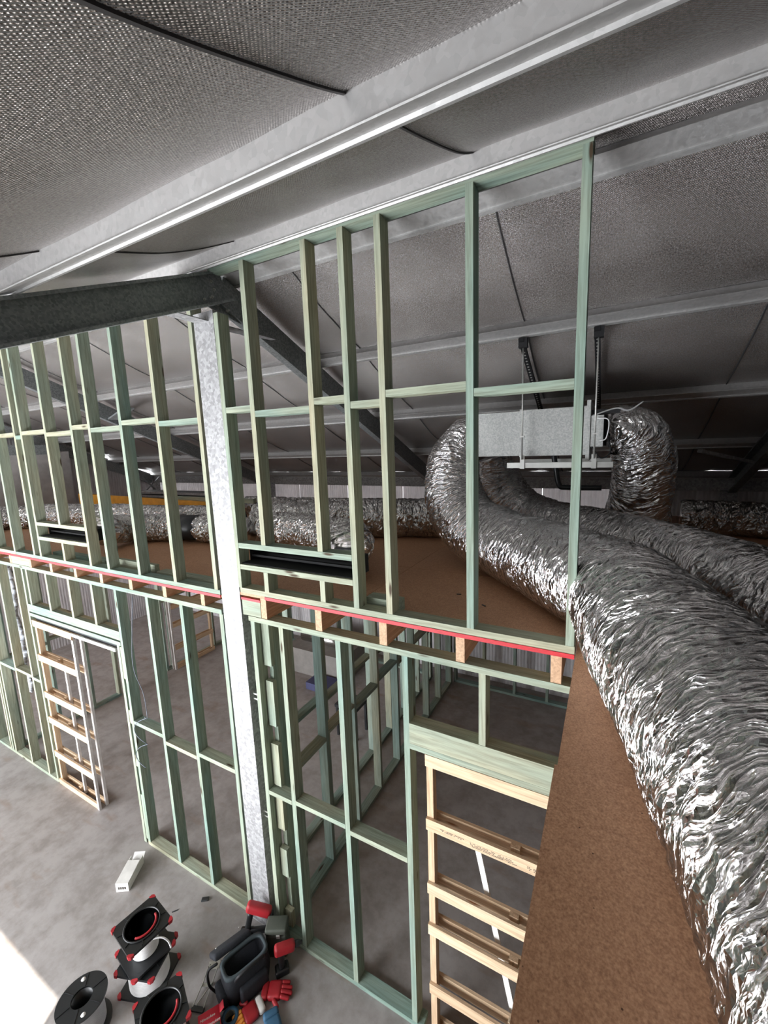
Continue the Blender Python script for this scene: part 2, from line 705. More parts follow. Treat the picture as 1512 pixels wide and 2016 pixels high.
for i in range(4):
    x1 = -2.30 - i * 1.86
    x0 = max(XL, x1 - 1.857)
    for y0, y1 in ((2.004, 3.2), (3.203, 4.7), (4.703, 6.3)):
        sheet(x0, x1, y0, y1, ZL)
    e = bx('red_sheet_edge', 'red_edge', mz, x0 if i else x0, x1 if i else -2.485, 1.996, 2.004, ZL - 0.021, ZL + 0.001)
for x0, x1 in ((-2.297, -1.405), (-1.402, -0.105)):
    for y0, y1 in ((2.004, 3.0), (3.003, 4.2), (4.203, 6.3)):
        sheet(x0, x1, y0, y1, ZR)
bx('red_sheet_edge', 'red_edge', mz, -2.04, -0.107, 1.995, 2.004, ZR - 0.022, ZR)
bx('red_sheet_edge', 'red_edge', mz, -2.272, -2.092, 2.0, 2.012, ZR - 0.052, ZR - 0.034)
bx('floor_sheet', 'particle_board', mz, -2.272, -2.092, 2.012, 2.16, ZR - 0.052, ZR - 0.034)
for x0, x1 in ((-0.102, 1.3), (1.303, 2.7), (2.703, 4.9)):
    for y0, y1 in ((-1.9, -0.2), (-0.1995, 1.247), (1.2475, 3.0), (3.003, 4.2), (4.203, 6.3)):
        sheet(x0 - (0.008 if (y1 == 1.247 and x0 < 0) else 0), x1, y0, y1, ZR)

# roof blanket: foil sheets sagging between purlins
PUR_FAR = [2.235, 3.20, 4.27, 5.30, 6.24]
PUR_NEAR = [1.86, 0.915, -0.07, -1.05, -1.95]
roof = thing('ceiling', (0, RY, 5.1), 'silver foil roof blanket sagging between steel purlins', None, kind='structure')


def blanket_z(y, x):
    yy = sorted(PUR_FAR + PUR_NEAR)
    z = roof_z(y) + TH / COSR + 0.003
    near = y < RY
    for a, b in zip(yy, yy[1:]):
        if a <= y <= b and b - a > 0.5:
            t_ = (y - a) / (b - a)
            sag = (0.036 if near else 0.03) * math.sin(PI * t_) ** 0.8
            sag *= 1.0 + 0.25 * noise.noise(Vector((x * 1.3, y * 1.1, 3.0)))
            z -= sag
    z -= 0.006 * noise.noise(Vector((x * 4, y * 4, 0.0)))
    return z


def foil_sheet(x0, x1, y0, y1):
    nx, ny = 14, int(abs(y1 - y0) / 0.045)
    vs, fs, uvs = [], [], []
    for j in range(ny + 1):
        y = y0 + (y1 - y0) * j / ny
        for i in range(nx + 1):
            x = x0 + (x1 - x0) * i / nx
            vs.append((x, y - RY, blanket_z(y, x) - 5.1))
    for j in range(ny):
        for i in range(nx):
            a = j * (nx + 1) + i
            fs.append((a, a + nx + 1, a + nx + 2, a + 1))
    o = mesh_obj('foil_sheet', vs, fs, 'foil_blanket', roof, smooth=True)
    ul = o.data.uv_layers.new(name='UVMap')
    for lp in o.data.loops:
        co = o.data.vertices[lp.vertex_index].co
        ul.data[lp.index].uv = (co.x, co.y / COSR)


def foil_joint(x, y0, y1):
    """the dark lapped edge where two foil sheets meet"""
    n = int(abs(y1 - y0) / 0.05)
    vs, fs = [], []
    for j in range(n + 1):
        y = y0 + (y1 - y0) * j / n
        z = blanket_z(y, x) - 5.1
        for dx, dz in ((-0.0035, -0.001), (0.0035, -0.001), (0.0035, -0.006), (-0.0035, -0.006)):
            vs.append((x + dx, y - RY, z + dz))
    for j in range(n):
        for k in range(4):
            k2 = (k + 1) % 4
            fs.append((j * 4 + k, j * 4 + k2, j * 4 + 4 + k2, j * 4 + 4 + k))
    mesh_obj('foil_joint', vs, fs, 'shadow_joint', roof)


JX_N = [-0.53 + 1.33 * k for k in range(-7, 5)]
JX_F = [-0.57 + 0.0 + 1.35 * k for k in range(-7, 5)]
for xs, ya, yb in ((JX_N, NEARY, RY), (JX_F, RY, FARY)):
    ed = [XL] + [x for x in xs if XL < x < XR] + [XR]
    for a, b in zip(ed, ed[1:]):
        foil_sheet(a, b, ya, yb)
    for x in ed[1:-1]:
        foil_joint(x, ya, yb)

# top-hat purlins
word = ['ridge', 'second', 'third', 'fourth', 'eave']


def purlin(y, side, k):
    sg = 1 if side == 'far' else -1
    L0, L1 = XL, XR
    hw, fl, cw, tk = 0.062, 0.020, 0.026, 0.004
    prof = [(-hw, 0), (-hw + fl, 0), (-hw + fl + 0.001, 0.009), (hw - fl - 0.001, 0.009), (hw - fl, 0), (hw, 0), (hw, tk), (hw - fl + tk, tk), (cw, TH), (-cw, TH), (-hw + fl - tk, tk), (-hw, tk)]
    nrm = Vector((0, math.sin(math.atan(TS)) * sg, COSR))
    z = roof_z(y) + 0.001
    o = prism('roof_purlin', 'purlin_steel', None, prof, (L0, y, z), (L1, y, z), nrm)
    where = 'the far slope behind the stud wall' if side == 'far' else 'the near slope above the camera'
    tag(o, 'galvanised top-hat roof purlin, %s one down %s' % (word[k], where), 'purlin', 'steel roof purlins')


for k, y in enumerate(PUR_FAR):
    purlin(y, 'far', k)
for k, y in enumerate(PUR_NEAR):
    purlin(y, 'near', k)

# outer walls
bx('wall_back', 'foil_wall', None, XL, XR, FARY, FARY + 0.06, 0, 2.82)
wb = bpy.data.objects['wall_back']
tag(wb, 'silver foil lined back wall with fine ribs under the far eave', None, None, 'structure')
wb.rotation_euler = (0, 0, 0)
for nm, x0, x1 in (('wall_left', XL - 0.06, XL), ('wall_right', XR, XR + 0.06)):
    vs = []
    for x in (x0, x1):
        vs += [(x, NEARY, 0), (x, FARY, 0), (x, FARY, 3.36), (x, RY, 5.14), (x, NEARY, 3.36)]
    o = mesh_obj(nm, vs, [(4, 3, 2, 1, 0), (5, 6, 7, 8, 9), (0, 1, 6, 5), (1, 2, 7, 6), (2, 3, 8, 7), (3, 4, 9, 8), (4, 0, 5, 9)], 'foil_wall' if nm == 'wall_left' else 'wall_sheet')
    tag(o, 'foil lined gable end wall at the %s end of the shed' % nm[5:], None, None, 'structure')
wf = thing('wall_front', (0, NEARY, 0), 'front wall behind the camera with open roller doors', None, kind='structure')
segs = [(XL, -9.6, 0, 3.36), (-9.6, -6.3, 2.9, 3.36), (-6.3, -5.75, 0, 3.36), (-5.75, -1.75, 2.9, 3.36), (-1.75, XR, 0, 3.36)]
for x0, x1, z0, z1 in segs:
    bx('wall_panel', 'wall_sheet', wf, x0, x1, NEARY - 0.06, NEARY, z0, z1)
nb = bx('yard_sky_blocker', 'wall_sheet', None, -4.2, 9.0, -9.0, -6.0, -0.1, 5.6)  # unseen block added outside to keep sky light out of the right-hand doorway
nb.rotation_euler = (0, 0, 0)
tag(nb, 'plain grey unseen block added across the yard to shade the right-hand roller door', None, None, 'structure')
for i in range(9):
    x0 = XL + i * 1.12
    wp = bx('wall_panel', 'white_ribbed', None, x0, x0 + 1.118, FARY + 0.01, FARY + 0.014, 2.82, 3.25)
    reparent_now = wp.location - wb.location
    wp.parent = wb
    wp.location = reparent_now
for nm_, x0, x1, z0, z1 in (('wall_panel', XL + 9 * 1.12, XR, 2.82, 3.25), ('wall_panel', XL, XR, 3.25, 3.36)):
    wp = bx(nm_, 'foil_wall', None, x0, x1, FARY, FARY + 0.06, z0, z1)
    off_ = wp.location - wb.location
    wp.parent = wb
    wp.location = off_
eb = bx('eave_beam', 'galvanised', None, XL, XR, 6.27, FARY, 3.19, 3.335)
tag(eb, 'long galvanised eave beam along the top of the back wall', 'beam')

# ---------------------------------------------------------------- portal frames
def c_prof(d, b, lip, t_, side):
    p = [(0, 0), (b, 0), (b, lip), (b - t_, lip), (b - t_, t_), (t_, t_), (t_, d - t_), (b - t_, d - t_), (b - t_, d - lip), (b, d - lip), (b, d), (0, d)]
    return [(s_ * side, h_) for s_, h_ in p]


def rafter(x, near, label):
    ang = math.atan(TS)
    sg = -1 if near else 1
    y_end = NEARY + 0.05 if near else FARY - 0.12
    dep = 0.19
    nrm = Vector((0, math.sin(ang) * sg, math.cos(ang)))
    off = nrm * dep
    a = Vector((x, RY + 0.02 * sg, roof_z(RY + 0.02 * sg))) - off
    b = Vector((x, y_end, roof_z(y_end))) - off
    if near:
        # web faces the camera side (+x), flanges point away
        prof = c_prof(dep, 0.075, 0.016, 0.004, 1)
    else:
        prof = c_prof(dep, 0.075, 0.016, 0.004, 1)
    root = thing('steel_rafter', (x, (a.y + b.y) / 2, (a.z + b.z) / 2), label, 'rafter', 'steel portal frame rafters')
    prism('c_section', 'galvanised_dark', root, prof, a, b, nrm)
    for k, (u, h_) in enumerate(((0.14, 0.05), (0.21, 0.045), (0.10, 0.09), (0.10, 0.14))):
        d = (b - a).normalized()
        p = a + d * u + nrm * h_
        if near:
            lathe('bolt', 'zinc', root, [(0.011, 0), (0.011, 0.006), (0.006, 0.007), (0.006, 0.016)], p - root.location + Vector((0.0, 0, 0)), 6, (0, PI / 2, 0), False)
    return root


FR = [1.3, -2.37, -6.1, -9.70]
nmf = ['right-hand portal frame beyond the hanging duct', 'portal frame at the bright steel column', 'next portal frame to the left', 'left gable end']
for x, nm in zip(FR, nmf):
    rafter(x, True, 'dark rafter falling towards the camera from the %s' % nm)
    rafter(x, False, 'dark rafter running down the far slope at the %s' % nm)

# apex gusset at the column
ag = thing('apex_gusset', (-2.38, 2.0, 4.80), 'dark steel apex gusset bolted where the rafters meet above the column', 'bracket')
v0 = [(0.0, -0.30, -0.085), (0.0, 0.0, 0.02), (0.0, 0.62, -0.085), (0.0, 0.30, 0.12), (0.0, 0.02, 0.18)]
vs = [(x, y, z) for x in (-0.02, -0.013) for _, y, z in v0]
mesh_obj('gusset_plate', vs, [(4, 3, 2, 1, 0), (5, 6, 7, 8, 9)] + [(i, (i + 1) % 5, 5 + (i + 1) % 5, 5 + i) for i in range(5)], 'galvanised_dark', ag)
bar('gusset_flange', 'galvanised', ag, (-2.40, 1.78, 4.70), (-2.36, 2.60, 4.70), 0.10, 0.006)
for y, z in ((2.05, 4.86), (2.12, 4.84), (2.20, 4.82), (2.26, 4.90), (2.32, 4.86)):
    lathe('bolt', 'zinc', ag, [(0.012, 0), (0.012, 0.008), (0.007, 0.009), (0.007, 0.02)], (0.0, y - 2.0, z - 4.80), 6, (0, PI / 2, 0), False)

# main column, C-section with its web to the camera
colm = thing('steel_column', (-2.37, 2.04, 0), 'tall bright galvanised steel column between the two stud wall frames', 'column')
cx0, cx1 = -2.472, -2.284
prof = [(0, 0), (cx1 - cx0, 0), (cx1 - cx0, 0.075), (cx1 - cx0 - 0.016, 0.075), (cx1 - cx0 - 0.016, 0.071), (cx1 - cx0 - 0.004, 0.071), (cx1 - cx0 - 0.004, 0.004), (0.004, 0.004), (0.004, 0.071), (0.016, 0.071), (0.016, 0.075), (0, 0.075)]
vs = []
for z, dx in ((0.0, 0.02), (4.76, -0.012)):
    vs += [(cx0 + s_ + dx + 2.37, 2.0 + h_ - 2.04, z) for s_, h_ in prof]
n = len(prof)
mesh_obj('c_section', vs, [tuple(range(n)), tuple(range(n, 2 * n))[::-1]] + [(i, n + i, n + (i + 1) % n, (i + 1) % n) for i in range(n)], 'galvanised', colm)
for z in (1.02, 1.06, 2.02, 2.06):
    bx('wall_tie', 'zinc', colm, -2.272, -2.212, 2.03, 2.034, z, z + 0.012)
bx('base_plate', 'galvanised', colm, -2.50, -2.23, 1.985, 2.11, 0.0, 0.012)

# back wall posts
for x, wd in ((-5.93, 'behind the column'), (1.25, 'at the dark right-hand end'), (-9.6, 'in the left corner')):
    o = bx('wall_post', 'galvanised', None, x - 0.07, x + 0.07, 6.15, 6.26, 0, 3.2)
    tag(o, 'galvanised steel post against the back wall %s' % wd, 'post')
for k, (x, y0, z0, y1, z1) in enumerate(((-9.55, 5.2, 3.05, 6.0, 3.52),)):
    kb = thing('knee_brace', (-9.5, 5.7, 3.0), 'crossed galvanised brace straps in the far left corner', 'brace')
    bar('strap', 'galvanised_dark', kb, (-9.45, 5.75, 2.95), (-9.35, 6.15, 3.35), 0.05, 0.008)
    bar('strap', 'galvanised_dark', kb, (-9.45, 6.15, 2.95), (-9.35, 5.75, 3.35), 0.05, 0.008)
o = bar('knee_strut', 'galvanised_dark', None, (-5.35, 3.22, 4.44), (-6.08, 3.42, 4.36), 0.12, 0.02)
tag(o, 'short galvanised fly brace beside the second rafter on the left', 'brace')
o = bar('knee_strut', 'galvanised', None, (0.80, 5.28, 3.70), (1.30, 5.55, 3.56), 0.07, 0.03)
tag(o, 'short pale fly brace in the dark right-hand roof corner', 'brace')
o = bar('tie_beam', 'galvanised_dark', None, (-9.52, 0.3, 4.02), (-9.52, 4.2, 4.02), 0.10, 0.18)
tag(o, 'dark horizontal tie beam across the left gable end', 'beam')

# ================================================================ STUD WALLS
TW = 0.037
Y0, Y1 = 2.0, 2.09
T = 'treated_timber'


def stud(p, x, z0, z1, y0=Y0, y1=Y1, w_=TW, mat=T, name='stud', j=True):
    d = random.uniform(-0.0015, 0.0015) if j else 0
    return bx(name, mat, p, x + d, x + d + w_, y0 + random.uniform(0, .002), y1, z0, z1)


# ---- upper wall, right of the column
ur = thing('upper_stud_wall', (-1.2, 2.045, ZR), 'tall green-stained timber stud wall on the mezzanine right of the steel column', 'wall frame', 'green timber stud wall frames')
PB = ZR + TW
US = [-2.295, -2.035, -1.565, -1.316, -1.093, -0.62, -0.147]
TOPZ = 4.993
bx('bottom_plate', T, ur, -2.272, -0.107, Y0, Y1, ZR, PB)
bx('top_plate', T, ur, -2.31, -0.107, Y0, Y1, TOPZ, TOPZ + TW)
for i, x in enumerate(US):
    if x == -2.295:
        stud(ur, x + 0.004, PB, 4.74)
    elif x in (-2.035, -1.565):
        stud(ur, x, 3.227, TOPZ)
    elif x == -0.147:
        stud(ur, x, PB, TOPZ + 0.01)
    else:
        stud(ur, x, PB, TOPZ)
zz = [4.143, 4.104, 4.144, 4.104, 4.146, 4.110]
for (a, b), z in zip(zip(US, US[1:]), zz):
    bx('nogging', T, ur, a + TW + 0.001, b - 0.001, Y0 + .001, Y1, z - TW, z)
bx('opening_head', T, ur, -2.252, -1.318, Y0, Y1, 3.190, 3.226)
bx('opening_sill', T, ur, -2.252, -1.318, Y0, Y1, 3.038, 3.073)
for x in (-2.035, -1.565):
    stud(ur, x, PB, 3.037, name='cripple_stud')

# ---- upper wall, left of the column
ul = thing('upper_stud_wall', (-4.0, 2.045, ZL), 'green-stained timber stud wall on the mezzanine left of the steel column', 'wall frame', 'green timber stud wall frames')
PBL = ZL + TW
LS = [-7.12, -6.72, -6.25, -5.779, -5.333, -5.187, -4.705, -4.237, -3.945, -3.486, -3.016, -2.545]
bx('bottom_plate', T, ul, -5.74, -2.487, Y0, Y1, ZL, PBL)
bx('bottom_plate', T, ul, -9.0, -5.745, Y0, Y1, ZL, PBL)
bx('top_plate', T, ul, -9.0, -2.50, Y0, Y1, TOPZ, TOPZ + TW)
for x in LS:
    if x == -4.705:
        stud(ul, x, 3.213, TOPZ)
    else:
        stud(ul, x, PBL, TOPZ)
zl = [4.11, 4.14, 4.10, 4.122, 4.089, 4.125, 4.092, 4.132, 4.095, 4.130, 4.097]
for (a, b), z in zip(zip(LS, LS[1:]), zl):
    bx('nogging', T, ul, a + TW + 0.001, b - 0.001, Y0 + .001, Y1, z - TW, z)
bx('opening_head', T, ul, -5.149, -4.238, Y0, Y1, 3.178, 3.212)
bx('opening_sill', T, ul, -5.149, -4.238, Y0, Y1, 3.026, 3.062)
stud(ul, -4.712, PBL, 3.025, name='cripple_stud')

# ---- lower wall, right
LT, LB = 2.698, 2.661
lr = thing('lower_stud_wall', (-1.2, 2.045, 0), 'green-stained lower stud wall right of the steel column with a timber door lintel', 'wall frame', 'green timber stud wall frames')
bx('top_plate', T, lr, -2.217, 0.45, Y0, Y1, LB, LT)
bx('bottom_plate', T, lr, -2.20, -0.93, Y0, Y1, 0, TW)
for x in (-2.2, -1.94, -1.472, -1.009):
    stud(lr, x, TW, LB)
stud(lr, 0.40, 0, LB)
bx('nogging', T, lr, -2.162, -1.941, Y0, Y1, 1.282, 1.317)
bx('nogging', T, lr, -1.902, -1.473, Y0, Y1, 1.297, 1.332)
bx('nogging', T, lr, -1.434, -1.010, Y0, Y1, 1.267, 1.303)
bx('lintel', T, lr, -0.971, 0.40, Y0, Y0 + 0.045, 2.115, 2.245)
bx('lintel', T, lr, -0.971, 0.40, Y0 + 0.046, Y1, 2.115, 2.245)
bx('lintel_trimmer', T, lr, -0.971, 0.40, Y0, Y1, 2.079, 2.114)
for x in (-0.557, -0.09):
    stud(lr, x, 2.246, LB, name='cripple_stud')
# packing blocks and a conduit behind the first bay
for z0, z1 in ((2.31, 2.655), (1.83, 2.19), (1.33, 1.68), (0.945, 1.24), (0.52, 0.77), (0.05, 0.20)):
    bx('packing_block', T, lr, -2.155, -2.085, 2.052, 2.089, z0, z1)
stud(lr, -2.150, TW, LB, 2.094, 2.18, name='junction_stud')
tube('conduit', 'strap_black', lr, [(-2.055 + 1.2 - 1.2 - 0.0, 2.11, 0.04), (-2.055, 2.11, 2.65)], 0.012)
bpy.data.objects['conduit'].location = -lr.location

# ---- lower wall, left
ll = thing('lower_stud_wall', (-4.5, 2.045, 0), 'green-stained lower stud wall left of the steel column with a door opening', 'wall frame', 'green timber stud wall frames')
bx('top_plate', T, ll, -9.0, -2.492, Y0, Y1, LB, LT)
bx('bottom_plate', T, ll, -3.905, -2.49, Y0, Y1, 0, TW)
bx('bottom_plate', T, ll, -9.0, -5.64, Y0, Y1, 0, TW)
for x in (-8.2, -7.75, -7.3, -6.93, -6.865, -6.783, -6.339, -5.898, -5.70, -3.904, -3.433, -2.983, -2.519):
    stud(ll, x, TW if x > -5 or x < -5.75 else 0, LB)
bx('nogging', T, ll, -3.866, -3.434, Y0, Y1, 1.332, 1.368)
bx('nogging', T, ll, -3.395, -2.984, Y0, Y1, 1.275, 1.311)
bx('nogging', T, ll, -2.945, -2.520, Y0, Y1, 1.318, 1.354)
bx('nogging', T, ll, -6.745, -6.340, Y0, Y1, 1.283, 1.319)
bx('nogging', T, ll, -6.301, -5.899, Y0, Y1, 1.300, 1.336)
bx('nogging', T, ll, -5.86, -5.70, Y0, Y1, 1.283, 1.319)
bx('lintel', T, ll, -5.66, -3.906, Y0, Y0 + 0.045, 2.168, 2.255)
bx('lintel', T, ll, -5.66, -3.906, Y0 + 0.046, Y1, 2.168, 2.255)
bx('lintel_trimmer', T, ll, -5.66, -3.91, Y0, Y1, 2.113, 2.150)
for x in (-5.60, -5.17, -4.72, -4.30):
    stud(ll, x, 2.256, LB, name='cripple_stud')
stud(ll, -3.975, 0, 2.112, name='door_trimmer')
for z0, z1 in ((0.05, 0.55), (0.86, 0.98), (1.32, 1.46), (1.78, 2.10)):
    bx('packing_block', T, ll, -3.937, -3.905, Y0 + 0.004, Y1, z0, z1)

# ---- joists
ordw = ['first', 'second', 'third', 'fourth', 'fifth', 'sixth', 'seventh', 'eighth', 'ninth']
for i, (a, b) in enumerate(((-2.091, -2.040), (-1.620, -1.570), (-1.151, -1.101), (-0.683, -0.635), (-0.208, -0.160))):
    o = bx('floor_joist', 'joist_pine', None, a, b, 2.004, 6.2, 2.699, ZR - 0.0205)
    tag(o, 'deep pine floor joist with exposed end grain, %s one right of the steel column' % ordw[i], 'joist', 'pine floor joists')
for i, (a, b) in enumerate(((-2.714, -2.673), (-3.179, -3.134), (-3.648, -3.600), (-4.104, -4.057), (-4.556, -4.508), (-5.026, -4.978), (-5.470, -5.426), (-5.938, -5.896), (-6.41, -6.365))):
    o = bx('floor_joist', 'joist_pine', None, a, b, 2.003, 6.2, 2.699, ZL - 0.0205)
    tag(o, 'shallow pine floor joist end under the red strip, %s one left of the steel column' % ordw[i], 'joist', 'pine floor joists')
o = bx('rim_block', T, None, -5.893, -5.473, 2.004, 2.04, 2.70, ZL - 0.021)
tag(o, 'green timber block filling the gap between two far left joist ends', 'timber block')
o = bx('rim_block', T, None, -2.268, -2.095, 2.003, 2.04, 2.70, ZR - 0.053)
tag(o, 'green timber block between the steel column and the first deep joist', 'timber block')
for i, x in enumerate((0.28, 0.75, 1.22, 1.69, 2.16)):
    o = bx('floor_joist', 'joist_pine', None, x, x + 0.048, -1.9, 6.2, 2.699, ZR - 0.0205)
    tag(o, 'pine floor joist hidden under the right-hand mezzanine boards, %s from the edge' % ordw[i], 'joist', 'pine floor joists')
o = bx('floor_joist', 'joist_pine', None, -0.098, -0.052, -1.9, 1.99, 2.699, ZR - 0.0205)
tag(o, 'pine edge joist under the open side of the right-hand mezzanine', 'joist', 'pine floor joists')


# ---- partitions behind the lower wall
def partition_y(name_lbl, x0, x1, ya, yb, step, skip=(), nogz=(1.33,), door=None, mat=T):
    p = thing('partition_frame', ((x0 + x1) / 2, (ya + yb) / 2, 0), name_lbl, 'wall frame', 'inner partition frames')
    bx('bottom_plate', mat, p, x0, x1, ya, door[0] if door else yb, 0, TW)
    if door:
        bx('bottom_plate', mat, p, x0, x1, door[1], yb, 0, TW)
    bx('top_plate', mat, p, x0, x1, ya, yb, LB, LT - 0.001)
    ys = []
    y = ya
    while y < yb - 0.03:
        if not (door and door[0] + 0.02 < y < door[1] - 0.05):
            ys.append(y)
        y += step
    ys.append(yb - TW)
    if door:
        ys += [door[0] - TW, door[1]]
        ys.sort()
        bx('lintel', mat, p, x0, x1, door[0], door[1], 2.11, 2.20)
    for y in ys:
        z0 = TW
        bx('stud', mat, p, x0, x1, y, y + TW, z0, LB)
    for z in nogz:
        for i, (a, b) in enumerate(zip(ys, ys[1:])):
            if b - a - TW > 0.05 and not (door and a >= door[0] - 0.05 and b <= door[1] + 0.05):
                dz = 0.022 if i % 2 else -0.022
                bx('nogging', mat, p, x0, x1, a + TW + .001, b - .001, z - TW + dz, z + dz)
    return p


def partition_x(name_lbl, y0, y1, xa, xb, step, nogz=(1.33,), mat=T):
    p = thing('partition_frame', ((xa + xb) / 2, (y0 + y1) / 2, 0), name_lbl, 'wall frame', 'inner partition frames')
    bx('bottom_plate', mat, p, xa, xb, y0, y1, 0, TW)
    bx('top_plate', mat, p, xa, xb, y0, y1, LB, LT - 0.001)
    xs = []
    x = xa
    while x < xb - 0.03:
        xs.append(x)
        x += step
    xs.append(xb - TW)
    for x in xs:
        bx('stud', mat, p, x, x + TW, y0, y1, TW, LB)
    for z in nogz:
        for i, (a, b) in enumerate(zip(xs, xs[1:])):
            if b - a - TW > 0.04:
                dz = 0.022 if i % 2 else -0.022
                bx('nogging', mat, p, a + TW + .001, b - .001, y0, y1, z - TW + dz, z + dz)
    return p


D = 'dull_timber'
partition_y('grey-green partition frame running back from the wall beside the first packed bay', -2.21, -2.12, 2.20, 6.05, 0.47, mat=D)
partition_y('second partition frame close behind the first, seen through its studs', -2.56, -2.47, 2.20, 6.05, 0.47, mat=D)
partition_x('dark cross partition at the back of the right-hand room', 6.06, 6.15, -2.10, 1.2, 0.47, mat=D)
partition_y('partition frame at the far left room seen through the door opening', -6.93, -6.84, 2.10, 5.95, 0.45, door=(3.42, 4.22), mat=D)
partition_x('back partition frame of the left-hand room against the foil wall', 6.06, 6.15, -6.8, -2.6, 0.60, mat=D)


# ================================================================ CAVITY SLIDER FRAMES
def slider(lbl, loc, rz, wid, head, slats, jamb=True):
    """local x along the door, y depth 0..0.09, z up; pocket frame of pine slats"""
    p = thing('cavity_slider_frame', loc, lbl, 'door frame', 'pine cavity slider frames', rz)

    def lb(name, mat, x0, x1, y0, y1, z0, z1):
        dx, dy, dz = x1 - x0, y1 - y0, z1 - z0
        c_ = ((x0 + x1) / 2, (y0 + y1) / 2, (z0 + z1) / 2)
        if dz >= dx and dz >= dy:
            me, e = box_mesh(name, dz, dy, dx, mat), (0, -PI / 2, 0)
        elif dy > dx:
            me, e = box_mesh(name, dy, dx, dz, mat), (0, 0, PI / 2)
        else:
            me, e = box_mesh(name, dx, dy, dz, mat), (0, 0, 0)
        o = bpy.data.objects.new(name, me)
        o.location = c_
        o.rotation_euler = e
        return link(o, p)
    lb('stile', 'pine', 0.0, 0.040, 0.019, 0.071, 0, head - 0.005)
    lb('head_rail', 'pine', 0.0, wid, 0.0, 0.018, head - 0.075, head)
    lb('head_rail', 'pine', 0.0, wid, 0.072, 0.09, head - 0.075, head)
    lb('track', 'steel_dark', 0.04, wid * 1.0 + (0.80 if jamb else 0.0), 0.03, 0.06, head - 0.012, head + 0.02)
    if jamb:
        lb('track_cover', 'aluminium', wid, wid + 0.80, 0.0, 0.012, head - 0.035, head - 0.002)
    for z in slats:
        zb = z - 0.075 if z > 0.12 else 0.0
        lb('slat', 'pine', -0.002, wid, 0.0, 0.018, zb, z)
        lb('slat', 'pine', -0.002, wid, 0.072, 0.09, zb, z)
        lb('slat_spacer', 'pine', 0.42 * wid, 0.42 * wid + 0.05, 0.074 - 0.03, 0.0715, zb + 0.01, z)
    if jamb:
        for y0, y1 in ((-0.004, 0.020), (0.070, 0.094)):
            lb('jamb_post', 'aluminium', wid, wid + 0.034, y0, y1, 0, head - 0.076)
        lb('inner_post', 'aluminium', wid * 0.55, wid * 0.55 + 0.03, 0.045, 0.068, 0.02, head - 0.5)
    return p, lb


sl, lbf = slider('pale pine cavity slider frame with metal jambs in the left door opening', (-5.645, 2.0, 0), 0, 0.83, 2.068, (1.655, 1.195, 0.875, 0.435, 0.062))
sr, lbf2 = slider('pale pine cavity slider frame under the lintel beside the mezzanine edge', (-0.875, 2.0, 0), 0, 1.15, 2.075, (1.648, 1.196, 0.893, 0.435, 0.075), jamb=False)
for x0, x1, z in ((0.09, 0.24, 1.612), (0.10, 0.25, 1.604), (0.26, 0.50, 1.607), (0.27, 0.52, 1.598), (0.28, 0.53, 1.589), (0.58, 0.70, 1.612), (0.58, 0.70, 1.604), (0.59, 0.70, 1.596)):
    n = int((x1 - x0) / 0.008)
    me = bpy.data.meshes.new('print')
    vs, fs = [], []
    for i in range(n):
        if random.random() < 0.2:
            continue
        xa = x0 + i * 0.008
        k = len(vs)
        vs += [(xa, -0.0006, z), (xa + 0.0058, -0.0006, z), (xa + 0.0058, -0.0006, z + 0.0045), (xa, -0.0006, z + 0.0045)]
        fs.append((k, k + 1, k + 2, k + 3))
    mesh_obj('stamped_print', vs, fs, 'print_ink', sr)['kind'] = 'stuff'
lb_spacers = [0.32, 0.62]
sl2, _ = slider('second cavity slider frame seen through the left bays, in the far partition', (-6.83, 5.17, 0), -PI / 2, 0.82, 2.06, (1.65, 1.2, 0.86, 0.43, 0.07))
o = bar('diagonal_bar', 'white_paint', None, (-0.60, 2.125, 1.47), (-0.297, 2.125, 0.008), 0.034, 0.012)
tag(o, 'thin white bar leaning diagonally behind the right slider slats', 'bar')

# coiled thin cable hanging on the stud right of the left door opening
cp = [(-3.60, 1.99, 2.64), (-3.66, 1.98, 2.3), (-3.72, 1.985, 2.05), (-3.70, 1.98, 1.9), (-3.62, 1.985, 1.72), (-3.60, 1.98, 1.5)]
for k in range(26):
    a = k / 26
    cp.append((-3.70 + 0.08 * math.cos(a * 4 * PI) - 0.06 * a, 1.97 + 0.03 * math.sin(a * 4 * PI), 1.5 - 0.55 * a))
o = tube('hanging_cable', 'cable_slate', None, cp, 0.0032, 6)
tag(o, 'thin grey cable hanging in loose curls from the left lower wall', 'cable')

# slot diffuser boxes in the wall openings
def slot_box(lbl, x0, x1, z0, z1):
    p = thing('slot_diffuser_box', ((x0 + x1) / 2, 2.2, z0), lbl, 'air vent', 'black slot diffuser boxes')
    m = 'matte_black'
    yb = 2.19
    bx('box_top', m, p, x0, x1, 2.095, yb, z1 - 0.006, z1)
    bx('box_bottom', m, p, x0, x1, 2.02, yb, z0, z0 + 0.006)
    bx('box_back', m, p, x0, x1, yb, yb + 0.006, z0, z1 + 0.0)
    bx('box_side', m, p, x0, x0 + 0.006, 2.095, yb, z0 + 0.006, z1 - 0.006)
    bx('box_side', m, p, x1 - 0.006, x1, 2.095, yb, z0 + 0.006, z1 - 0.006)
    bx('slot_rail', m, p, x0 + 0.006, x1 - 0.006, 2.11, 2.13, z0 + 0.03, z0 + 0.045)
    return p


slot_box('long black slot diffuser box in the stud opening right of the column', -2.25, -1.32, 3.074, 3.188)
slot_box('black slot diffuser box in the small stud opening on the far left', -5.147, -4.242, 3.063, 3.176)

